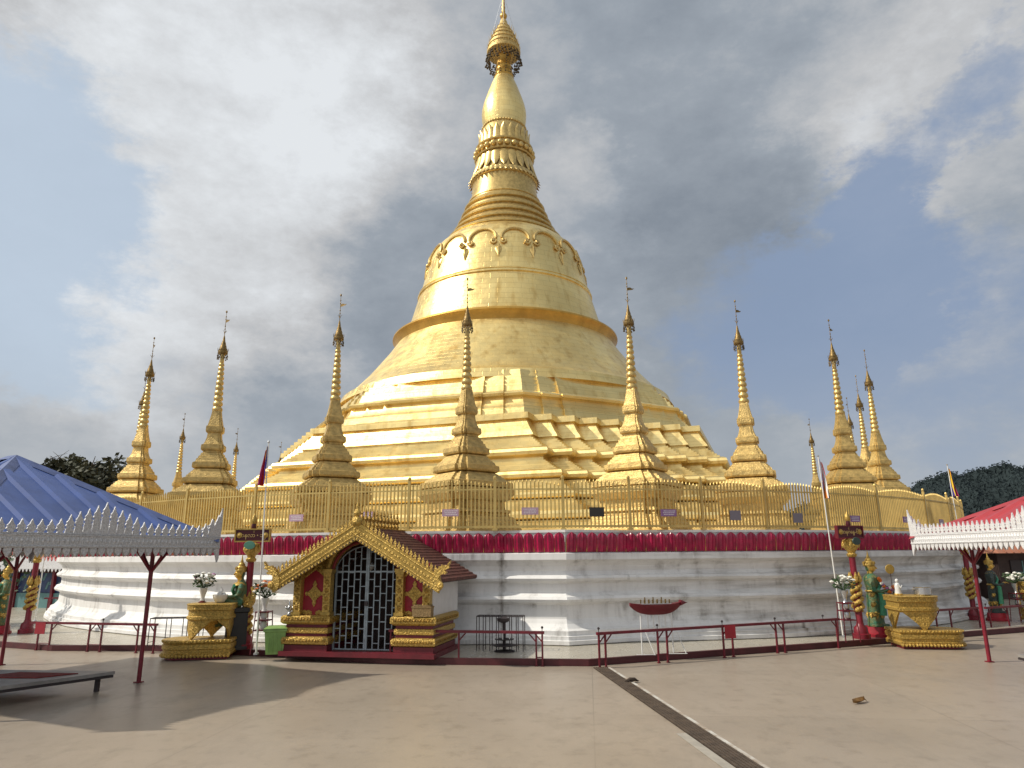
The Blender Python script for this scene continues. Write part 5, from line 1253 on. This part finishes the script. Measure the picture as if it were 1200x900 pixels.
# debris on the paving
p = g(1007, 824)
t = thing('fallen_leaf', 'curled brown dead leaf lying on the open paving at the right', 'leaf', (p.x, p.y, -.008), .6)
mb = MB(); vs = []
for i in range(7):
    f = i/6; w = .055*sin(pi*min(1, f*.9+.08)); x = -.15+.30*f; z = .014+.04*abs(f-.4)**1.3
    vs += [(x, -w, z+.035), (x, 0, z), (x, w, z+.05)]
mb.add(vs, [[i*3+j, i*3+j+1, (i+1)*3+j+1, (i+1)*3+j] for i in range(6) for j in range(2)]); mb.build('blade', 'dry_leaf', t, 60)
mb = MB(); mb.path([(.14, 0, .05), (.19, .01, .03), (.22, .02, .01)], [.008, .006, .004], 5); mb.build('stalk', 'dry_leaf', t)
p = g(741, 800)
m = MB(); rnd = random.Random(9)
m.path([(-.12, -.02, .02), (-.04, .01, .045), (.04, -.01, .05), (.10, .02, .02)], [.014, .034, .030, .010], 7); m.path([(-.02, .02, .04), (.05, .06, .03), (.12, .05, .015)], [.016, .02, .008], 6); m.path([(-.05, -.02, .03), (-.10, -.06, .02)], [.012, .006], 5)
tag(m.build('debris_clump', 'dark_debris', None, 60, (p.x, p.y, .004)), 'small dark clump of debris lying on the paving beside the drain', 'debris')

# ------------------------------------------------------------------ pavilions with fretwork eaves
def pavilion(name, label, centre, hx, hy, rz, roofm, ridgem, fret, posts, apex_z, RA, RB, fh=2.12, ribs=.42):
    cx, cy = centre; t = thing(name, label, 'pavilion', (cx, cy, 0.004), rz)
    ez = fh+.27; Ri = Matrix.Rotation(-rz, 3, 'Z')
    # four corrugated roof planes
    C_ = [(-hx, -hy), (hx, -hy), (hx, hy), (-hx, hy)]
    def plane(p, q, a, b, ribs):
        mb = MB(); p, q, a, b = [Vector(v) for v in (p, q, a, b)]
        if (a-b).length < 1e-4: mb.add([p, q, a], [[0, 1, 2]])
        else: mb.add([p, q, b, a], [[0, 1, 2, 3]])
        mb2 = mb; nrm = (q-p).cross(a-p).normalized(); nrm = nrm if nrm.z > 0 else -nrm
        e = (q-p); L_ = e.length; ed = e/L_; up = nrm.cross(ed); up = up if up.z > 0 else -up
        n_ = int(L_/ribs)
        fa = (a-p).dot(ed); ha = (a-p).dot(up); fb = (b-p).dot(ed); hb = (b-p).dot(up)
        for i in range(1, n_):
            s = L_*i/n_
            if s < fa: h = ha*s/fa
            elif s > fb: h = hb*(L_-s)/(L_-fb)
            else: h = ha
            h -= .06
            if h < .1: continue
            o = p+ed*s; w = .11
            mb.add([o-ed*w, o+ed*w, o+ed*w*.5+nrm*.04, o-ed*w*.5+nrm*.04, o-ed*w+up*h, o+ed*w+up*h, o+ed*w*.5+nrm*.04+up*h, o-ed*w*.5+nrm*.04+up*h], [[0, 1, 2, 3], [0, 3, 7, 4], [3, 2, 6, 7], [2, 1, 5, 6], [4, 7, 6, 5]])
        return mb.build('roof_sheet', roofm, t)
    c = [(x, y, ez) for x, y in C_]; A_ = (RA[0], RA[1], apex_z); B_ = (RB[0], RB[1], apex_z)
    if abs(RB[0]-RA[0]) < .01: order = ((0, 1, A_, A_), (1, 2, A_, B_), (2, 3, B_, B_), (3, 0, B_, A_)); hips = ((0, A_), (1, A_), (2, B_), (3, B_))
    else: order = ((0, 1, A_, B_), (1, 2, B_, B_), (2, 3, B_, A_), (3, 0, A_, A_)); hips = ((0, A_), (1, B_), (2, B_), (3, A_))
    for i, j, a, b in order: plane(c[i], c[j], a, b, ribs)
    for p, q in [(c[i], a) for i, a in hips] + [(A_, B_)]:
        mb = MB(); p, q = Vector(p), Vector(q); d = (q-p).normalized(); s = Vector((-d.y, d.x, 0)); s = s.normalized() if s.length > 1e-3 else Vector((1, 0, 0)); w = .13; u = Vector((0, 0, .05)); dn = Vector((0, 0, -.035))
        vs = [p-s*w+dn, p+u, p+s*w+dn, q-s*w+dn, q+u, q+s*w+dn]; mb.add(vs, [[0, 1, 4, 3], [1, 2, 5, 4], [0, 2, 1], [3, 4, 5]]); mb.build('ridge_cap', ridgem, t)
    # fretwork eaves: boards, leaf crest above, drops below
    for k in range(4):
        p, q = Vector((*C_[k], 0)), Vector((*C_[(k+1) % 4], 0)); e = q-p; L_ = e.length
        T = Matrix.Translation((p.x, p.y, 0)) @ Matrix.Rotation(atan2(e.y, e.x), 4, 'Z')
        mb = MB(); mb.box((L_/2, 0, fh+.225), (L_, .035, .17), T)
        for z, r in ((fh+.145, .018), (fh+.305, .016), (fh+.33, .010)): mb.tube((0, -.012, z), (L_, -.012, z), r, 6, T=T)
        n_ = int(L_/.072)
        for i in range(n_):
            x = L_*(i+.5)/n_
            mb.add([(x-.03, -.019, fh+.225), (x, -.019, fh+.165), (x+.03, -.019, fh+.225), (x, -.019, fh+.285), (x, -.034, fh+.225)], [[0, 1, 4], [1, 2, 4], [2, 3, 4], [3, 0, 4]], T=T)
        b = mb.build('fret_board', fret, t)
        cr_ = MB(); drp = MB(); step = .135; n_ = int(L_/step)
        for i in range(n_):
            x = L_*(i+.5)/n_; dc = abs(x-L_/2); boost = max(0, 1-dc/.75)**1.3*.34; de = min(x, L_-x); boost += max(0, 1-de/.42)**1.4*.26
            o = [(-.05, 0), (.05, 0), (.035, .03), (.064, .065), (.05, .09), (.056, .11), (.028, .14), (0, .21), (-.028, .14), (-.056, .11), (-.05, .09), (-.064, .065), (-.035, .03)]
            hsc = 1+boost*3.2
            if True:
                cr_.prism([(x+a*(1.0), fh+.32+z*min(hsc, 1.25)+boost*.72) for a, z in o], -.012, .012, T)
                if boost > .04: cr_.prism([(x-step/2, fh+.31), (x+step/2, fh+.31), (x+step*.42, fh+.36+boost*.72), (x-step*.42, fh+.36+boost*.72)], -.010, .010, T)
            d_ = [(-.045, 0), (-.056, -.03), (-.05, -.065), (0, -.14), (.05, -.065), (.056, -.03), (.045, 0)]
            drp.prism([(x+a, fh+.135+z) for a, z in d_][::-1], -.010, .010, T)
            drp.prism([(x-.07, fh+.145), (x-.07, fh+.12), (x+.07, fh+.12), (x+.07, fh+.145)], -.008, .008, T)
        tag(cr_.build('leaf_crest', fret, b), kind='stuff'); tag(drp.build('drop_fringe', fret, b), kind='stuff')
        for a_, sg in ((0, 1), (L_, -1)):
            cn = MB(); cn.prism([(a_-.0*sg, fh+.32), (a_+sg*.05, fh+.34), (a_+sg*.30, fh+.36), (a_+sg*.22, fh+.46), (a_+sg*.16, fh+.50), (a_+sg*.12, fh+.60), (a_+sg*.06, fh+.66), (a_-sg*.01, fh+.86), (a_-sg*.02, fh+.6)] if sg < 0 else [(a_-.0*sg, fh+.32), (a_+sg*.05, fh+.34), (a_+sg*.30, fh+.36), (a_+sg*.22, fh+.46), (a_+sg*.16, fh+.50), (a_+sg*.12, fh+.60), (a_+sg*.06, fh+.66), (a_-sg*.01, fh+.86), (a_-sg*.02, fh+.6)][::-1], -.014, .014, T)
            cn.prism([(a_, fh+.14), (a_+sg*.10, fh+.14), (a_+sg*.07, fh+.0), (a_+sg*.03, fh-.12), (a_+sg*.0, fh-.04)], -.014, .014, T)
            cn.build('corner_flame', fret, b)
    # steel frame and posts
    mb = MB(); px0, py0 = hx-.45, hy-.6
    for s in (-1, 1): mb.box((0, s*py0, ez-.10), (2*px0, .07, .07)); mb.box((s*px0, 0, ez-.101), (.07, 2*py0-.07, .07))
    for k in range(4): q = C_[k]; mb.tube((q[0]*.99, q[1]*.99, ez-.03), (RA[0], RA[1], apex_z-.06), .03, 5)
    mb.build('roof_frame', 'maroon', t)
    for x, y in posts:
        lv = Ri @ Vector((x-cx, y-cy, 0)); lx, ly = lv.x, lv.y
        mb = MB(); mb.tube((lx, ly, 0), (lx, ly, ez-.06), .037, 10); mb.box((lx, ly, .008), (.12, .12, .016)); p_ = mb.build('post', 'post_red', t, 60)
        for dx, dy in ((1, 0), (-1, 0), (0, 1), (0, -1)):
            if abs(lx+dx*.5) > hx or abs(ly+dy*.5) > hy: continue
            mb = MB(); mb.tube((lx, ly, fh-.28), (lx+dx*.40, ly+dy*.40, ez-.08), .024, 7); mb.build('brace', 'post_red', p_)
    return t
e1 = Vector((.44, .898)); xh = Vector((.898, -.44)); cB = Vector((-5.42, 13.1)) - xh*2.85 - e1*2.25
pavilion('blue_pavilion', 'open pavilion with blue sheet roof, silver fretwork eaves and dark red posts at the left', cB, 2.85, 2.25, atan2(-.44, .898), 'roof_blue', 'ridge_blue', 'silver_fret',
         [(-6.50, 12.86), (-10.42, 15.0), tuple(cB-xh*2.5-e1*1.3), tuple(cB+xh*2.5-e1*1.45)], 3.84, (-.12, 0), (.16, 0))
pavilion('red_pavilion', 'open pavilion with red sheet roof and white fretwork eaves at the right', (11.15, 11.6), 2.55, 3.75, 0, 'roof_red', 'roof_red', 'white_fret',
         [(9.25, 14.4), (13.0, 14.7), (9.25, 8.6), (13.0, 8.6)], 3.72, (0, -.3), (0, .3))
# low stages under the pavilions
def stage(corners, z, label, legs):
    c = sum((Vector((*p, 0)) for p in corners), Vector())/len(corners)
    t = thing('low_stage', label, 'platform', (c.x, c.y, .004)); q = [(p[0]-c.x, p[1]-c.y) for p in corners]
    mb = MB(); mb.slab(q, z-.05, z); mb.build('boards', 'stage_board', t)
    mb = MB(); n_ = len(q)
    for i in range(n_): a, b = q[i], q[(i+1) % n_]; mb.path([(a[0]*.99, a[1]*.99, z-.075), (b[0]*.99, b[1]*.99, z-.075)], .025, 4)
    mb.build('edge_frame', 'iron_dark', t)
    for x, y in legs: m = MB(); m.box((x-c.x, y-c.y, (z-.06)/2), (.06, .06, z-.06)); m.build('leg', 'iron_dark', t)
    return t, c
a_, b_ = g(135, 786, .3), g(-30, 808, .3); ff = g(-30, 781, .3)
u = (b_-a_).normalized(); v = Vector((-1, .12, 0)).normalized()
stage([(a_.x, a_.y), (a_.x+v.x*4, a_.y+v.y*4), (a_.x+v.x*4+u.x*2.2, a_.y+v.y*4+u.y*2.2), (a_.x+u.x*2.2, a_.y+u.y*2.2)][::-1] if False else [(a_.x, a_.y), (a_.x+v.x*3.6, a_.y+v.y*3.6), (a_.x+v.x*3.6+u.x*2.4, a_.y+v.y*3.6+u.y*2.4), (a_.x+u.x*2.4, a_.y+u.y*2.4)], .29, 'low grey boarded stage under the blue pavilion', [(a_.x-.2, a_.y-.12), (a_.x+u.x*2.2-.1, a_.y+u.y*2.2+.05), (a_.x-3.3, a_.y+.3)])
p = g(32, 791, .3); tag(MB().slab([(-.75, -.22), (.35, -.30), (.75, .10), (-.3, .26)], 0, .012).build('prayer_mat', 'mat_red', None, None, (p.x, p.y, .296)), 'worn red mat lying on the low stage under the blue pavilion', 'mat')
p = g(1192, 766, .3); stage([(p.x, p.y), (p.x, p.y-1.6), (p.x+2.6, p.y-1.6), (p.x+2.6, p.y)][::-1], .29, 'low boarded stage under the red pavilion, only its corner in view', [(p.x+.1, p.y-.1), (p.x+.1, p.y-1.5), (p.x+2.5, p.y-.1)])

# ------------------------------------------------------------------ beyond the plaza
def tree(loc, h, cr, label, seed, bare=False, name='leafy_tree', leaf='tree_leaf', n=1500, group=None, squash=.8, ls=.22):
    rnd = random.Random(seed); t = thing(name, label, 'tree', loc, 0, group)
    mb = MB(); th = h-cr*1.1; tips = []
    mb.path([(0, 0, 0), (.1, .05, th*.5), (.0, .1, th), (.1, 0, h-cr*.6)], [h*.035, h*.026, h*.02, h*.008], 7)
    for i in range(14 if bare else 9):
        a = rnd.random()*2*pi; z = th*rnd.uniform(.65, 1.1); r = cr*rnd.uniform(.5, .95); e = Vector((r*cos(a), r*sin(a), min(h-.1, z+cr*rnd.uniform(.5, 1.3))))
        m_ = Vector((e.x*.4, e.y*.4, z+(e.z-z)*.35)); mb.path([(0, 0, z), m_, e], [h*.013, h*.008, h*.002], 5); tips.append(e)
        for k in range(9 if bare else 3):
            f = rnd.uniform(.3, 1); s0 = m_.lerp(e, f); d = Vector((rnd.uniform(-1, 1), rnd.uniform(-1, 1), rnd.uniform(0, 1.1)))*cr*.30; mb.path([s0, s0+d*.5+Vector((0, 0, .05)), s0+d], [h*.004, h*.002, h*.0008], 4)
    mb.build('trunk', 'bark', t)
    mb = MB()
    cl = [(Vector((cr*rnd.uniform(-.75, .75), cr*rnd.uniform(-.75, .75), h-cr*squash+cr*squash*rnd.uniform(-.75, .75))), cr*rnd.uniform(.22, .42)) for i in range(26)]
    for i in range(40 if bare else n):
        c, r = cl[rnd.randrange(len(cl))]; v = Vector((rnd.gauss(0, 1), rnd.gauss(0, 1), rnd.gauss(0, 1))).normalized()*r*rnd.uniform(.55, 1.05); p = c+v
        d = Vector((rnd.uniform(-1, 1), rnd.uniform(-1, 1), rnd.uniform(-.7, .7))).normalized(); s = d.orthogonal().normalized(); l = ls*rnd.uniform(.7, 1.5)
        mb.add([p, p+d*l*.5+s*l*.32, p+d*l, p+d*l*.5-s*l*.32], [[0, 1, 2, 3]])
    mb.build('crown', leaf, t)
    return t
p = aY(86, 640, 46.0); tree((p.x, 46, .004), 8.6, 2.7, 'large dark round tree rising behind the blue pavilion roof', 3, n=9000, ls=.30)
p = aY(290, 640, 66.0); tree((p.x, 66, .004), 8.6, 2.2, 'bare twiggy tree far behind the left stupas', 5, True)
p = aY(2, 690, 22.0); tree((p.x-.8, 22, .004), 2.6, 1.1, 'bushy green shrub at the left edge behind the blue pavilion', 9, False, 'leafy_shrub', 'leaf', 900, None, .9, .16)
for i, (px, Y, h, cr, lab) in enumerate([(-60, 52, 6.5, 3.2, 'green tree at the far left beyond the red roofed hall'), (30, 60, 5.0, 2.6, 'low dark tree standing behind the far red roofed hall')]):
    p = aY(px, 640, Y); tree((p.x, Y, .004), h, cr, lab, 20+i, False, 'leafy_tree', 'tree_leaf', 1500, None, .9, .34)

def hall(loc, w, d, h, rh, rz, roofm, fret, label):
    t = thing('open_hall', label, 'hall', loc, rz)
    mb = MB(); mb.box((0, 0, .35), (w, d, .7)); mb.build('low_wall', 'teal_paint', t)
    mb = MB(); mb.box((0, 0, 1.15), (w-.1, d-.1, .88)); mb.build('tarp_screen', 'blue_tarp', t)
    mb = MB(); rnd = random.Random(5)
    for i in range(26):
        x = -w/2+w*(i+.5)/26; z = .85+.35*((i*7) % 3)/2; mb.prism([(x-.05, z), (x+.05, z), (x+.17, z+.3), (x+.07, z+.3)], -d/2+.044, -d/2+.048)
    mb.build('screen_pattern', 'teal_paint', t)
    for i in range(6): m = MB(); m.box((-w/2+w*i/5, -d/2-.02, h/2), (.12, .12, h)); m.build('post', 'maroon', t)
    mb = MB(); mb.box((0, 0, h-.3), (w, d, .3)); mb.build('upper_wall', 'dark_timber', t)
    mb = MB(); e = .5; W_, D_ = w/2+e, d/2+e; mb.add([(-W_, -D_, h), (W_, -D_, h), (W_, D_, h), (-W_, D_, h), (-W_*.45, 0, h+rh), (W_*.45, 0, h+rh)], [[0, 1, 5, 4], [1, 2, 5], [2, 3, 4, 5], [3, 0, 4], [3, 2, 1, 0]]); 
    n_ = 16
    for i in range(1, n_): x = -W_*.9+2*W_*.9*i/n_; mb.tube((x, -D_+.02, h+.02), (x*.5, -.05, h+rh-.01), .03, 4)
    mb.build('roof', roofm, t)
    mb = MB(); mb.box((0, -D_-.02, h-.12), (2*W_, .04, .30)); n_ = int(2*W_/.2)
    for i in range(n_): x = -W_+2*W_*(i+.5)/n_; mb.prism([(x-.07, h+.03), (x+.07, h+.03), (x, h+.22)], -D_-.03, -D_-.01); mb.prism([(x-.07, h-.27), (x, h-.40), (x+.07, h-.27)], -D_-.03, -D_-.01)
    mb.prism([(-.7, h+.02), (.7, h+.02), (.2, h+.35), (0, h+.8), (-.2, h+.35)], -D_-.045, -D_-.025)
    mb.build('fret_eave', fret, t)
    return t
p = g(40, 716, 0); hall((p.x-.2, p.y+2, .004), 5.2, 3.5, 1.95, 1.0, rad(-18), 'tin_roof_red', 'white_fret', 'far hall with red tin roof, white fringed eaves and blue screens beyond the wall')
p = g(1200, 705, 0)
t = thing('brown_roof_house', 'brown roofed dark timber house behind the right pavilion', 'house', (p.x+5.0, p.y+3, .004), rad(8))
mb = MB(); mb.box((0, 0, 1.1), (13, 5, 2.2)); mb.build('wall', 'dark_timber', t)
mb = MB(); mb.add([(-7, -3.2, 2.0), (7, -3.2, 2.0), (7, 3.2, 2.0), (-7, 3.2, 2.0), (-5.2, 0, 3.5), (5.2, 0, 3.5)], [[0, 1, 5, 4], [1, 2, 5], [2, 3, 4, 5], [3, 0, 4], [3, 2, 1, 0]])
for i in range(1, 40): x = -7+14*i/40; mb.tube((x, -3.19, 2.02), (x*.742, -.02, 3.5), .03, 4)
mb.build('roof', 'brown_roof', t)
for i in range(7):
    m = MB(); m.box((-5.4+1.8*i, -2.53, 1.2), (1.1, .05, 1.0)); f = m.build('window', 'iron_dark', t); m = MB(); m.box((-5.4+1.8*i, -2.56, 1.2), (.05, .03, .96)); m.box((-5.4+1.8*i, -2.562, 1.2), (1.04, .03, .05)); m.build('frame', 'teal_paint', f)
# next planet post along the terrace at the right, seen between pavilion post and frame edge
q = g(1166, 727, .12)
altar((q.x+.75, q.y-.9, .122), rad(-5), 'farther gilded altar glimpsed behind the right pavilion post')
t, z0, hz = figure((q.x+.02, q.y-.1, .122), rad(-30), 'farther crowned statue in dark robe behind the right pavilion post', False, .22, None, 'robe_dark')
make_post((q.x-.45, q.y+.2, .122), rad(35), 'farther red sign pillar half hidden behind the right pavilion post and white fringe', '\u1021\u1002\u102b-\u1048', None, True)
vase_stand((q.x+.42, q.y-.5, .122), 'farther red stand with white flowers between the hidden statue and its altar', ['flower_white'], 31, .8, 'steel')
t = thing('white_figurine', 'white figurine standing on the farther altar at the right edge', 'figurine', (q.x+1.1, q.y-.88, 1.25), -.6)
mb = MB(); mb.lathe([(.10, 0), (.09, .05), (.07, .14), (.075, .22), (.05, .28), (.02, .30)], 10); mb.ball((0, 0, .35), .05, 8, 6, sz=1.2); mb.build('figure', 'china', t, 60)
# and the one at the far left behind the blue pavilion
q = g(26, 742, .12)
make_post((q.x+.1, q.y, .122), rad(-25), 'farther red and gold sign pillar seen under the blue pavilion roof', '\u101b\u102c\u101f\u102f-\u1041\u1042', None)
figure((q.x-.55, q.y-.15, .122), rad(215), 'farther crowned statue at the left edge under the blue pavilion roof', False, .22, None)
altar((q.x-1.0, q.y-.3, .122), rad(205), 'farther gilded altar cut by the left edge of the picture')
for i, (x, y, h, lab) in enumerate([(33, 730, 2.3, 'thin white pole nearest the red and gold pillar at the far left'), (41, 728, 2.5, 'second thin white pole, nearer to the white wall end')]):
    p = g(x, y, .12); t = thing('white_pole', lab, 'pole', (p.x, p.y, .12)); mb = MB(); mb.tube((0, 0, 0), (0, 0, h), .022, 7, .016); mb.build('shaft', 'pole_white', t, 60); mb = MB(); mb.lathe([(.07, 0), (.07, .02), (.03, .05)], 8); mb.ball((0, 0, h+.015), .03, 7, 5); mb.build('fittings', 'steel', t)
p = g(50, 722, 0); q2 = g(74, 721, 0); barrier([p, q2], 'small dark red barrier rail far off beside the end of the white wall', [.1, .5, 1.2], [], .66)

# wooded hills on the right
def hills():
    rnd = random.Random(2); mb = MB(); RIDGE = [(640, 640), (820, 634), (890, 604), (915, 600), (960, 592), (1000, 586), (1055, 574), (1085, 563), (1110, 556), (1140, 550), (1170, 548), (1200, 545), (1260, 538), (1330, 540), (1450, 560)]
    def rh(x):
        for (a, ya), (b, yb) in zip(RIDGE[:-1], RIDGE[1:]):
            if a <= x <= b: return ya+(yb-ya)*(x-a)/(b-a)
        return 640
    NX, NY = 420, 46; vs = []; H = {}
    for i in range(NX+1):
        px = 640+810*i/NX; y = rh(px); top = aY(px, y, 450.0)
        for j in range(NY+1):
            f = j/NY; Y = 290+160*f; sc = Y/450.0
            z = top.z*(f**1.25) + (2.6*sin(px*.085+f*9)+1.8*sin(px*.19+f*17))*f*(1-.5*f) + rnd.uniform(-1.0, 1.0)*(f > .05)
            vs.append((top.x*sc+rnd.uniform(-.3, .3), Y+rnd.uniform(-1, 1), max(-1.0, z) if f > 0 else -1.0)); H[(i, j)] = vs[-1]
    for i in range(NX+1): vs.append((H[(i, NY)][0]*1.25, 600, -2))
    fs = [[i*(NY+1)+j, (i+1)*(NY+1)+j, (i+1)*(NY+1)+j+1, i*(NY+1)+j+1] for i in range(NX) for j in range(NY)]
    b = (NX+1)*(NY+1); fs += [[i*(NY+1)+NY, (i+1)*(NY+1)+NY, b+i+1, b+i] for i in range(NX)]
    mb.add(vs, fs); tag(mb.build('hills', 'forest', None), kind='structure')
    cm = MB()
    for i in range(NX):
        for j in range(14, NY+1, 2):
            if H[(i, j)][2] < 1.5: continue
            for k in range(1 if j < NY-2 else 2):
                p = Vector(H[(i, j)]) + Vector((rnd.uniform(-1, 1), rnd.uniform(-3, 3), 0)); r = rnd.uniform(.5, 1.1) * (1.5 if rnd.random() < .07 else 1)
                for q in range(7):
                    d = Vector((rnd.gauss(0, 1), rnd.gauss(0, 1), rnd.uniform(-.2, 1))).normalized()*r*.7; c = p+d+Vector((0, 0, r*.6))
                    a_ = Vector((rnd.uniform(-1, 1), rnd.uniform(-1, 1), rnd.uniform(-1, 1))).normalized()*r*.5; b_ = a_.orthogonal().normalized()*r*.5
                    cm.add([c-a_, c+b_, c+a_, c-b_], [[0, 1, 2, 3]])
    tag(cm.build('forest', 'forest', None), 'dark forest canopy covering the hill on the right', 'forest', kind='stuff')
hills()
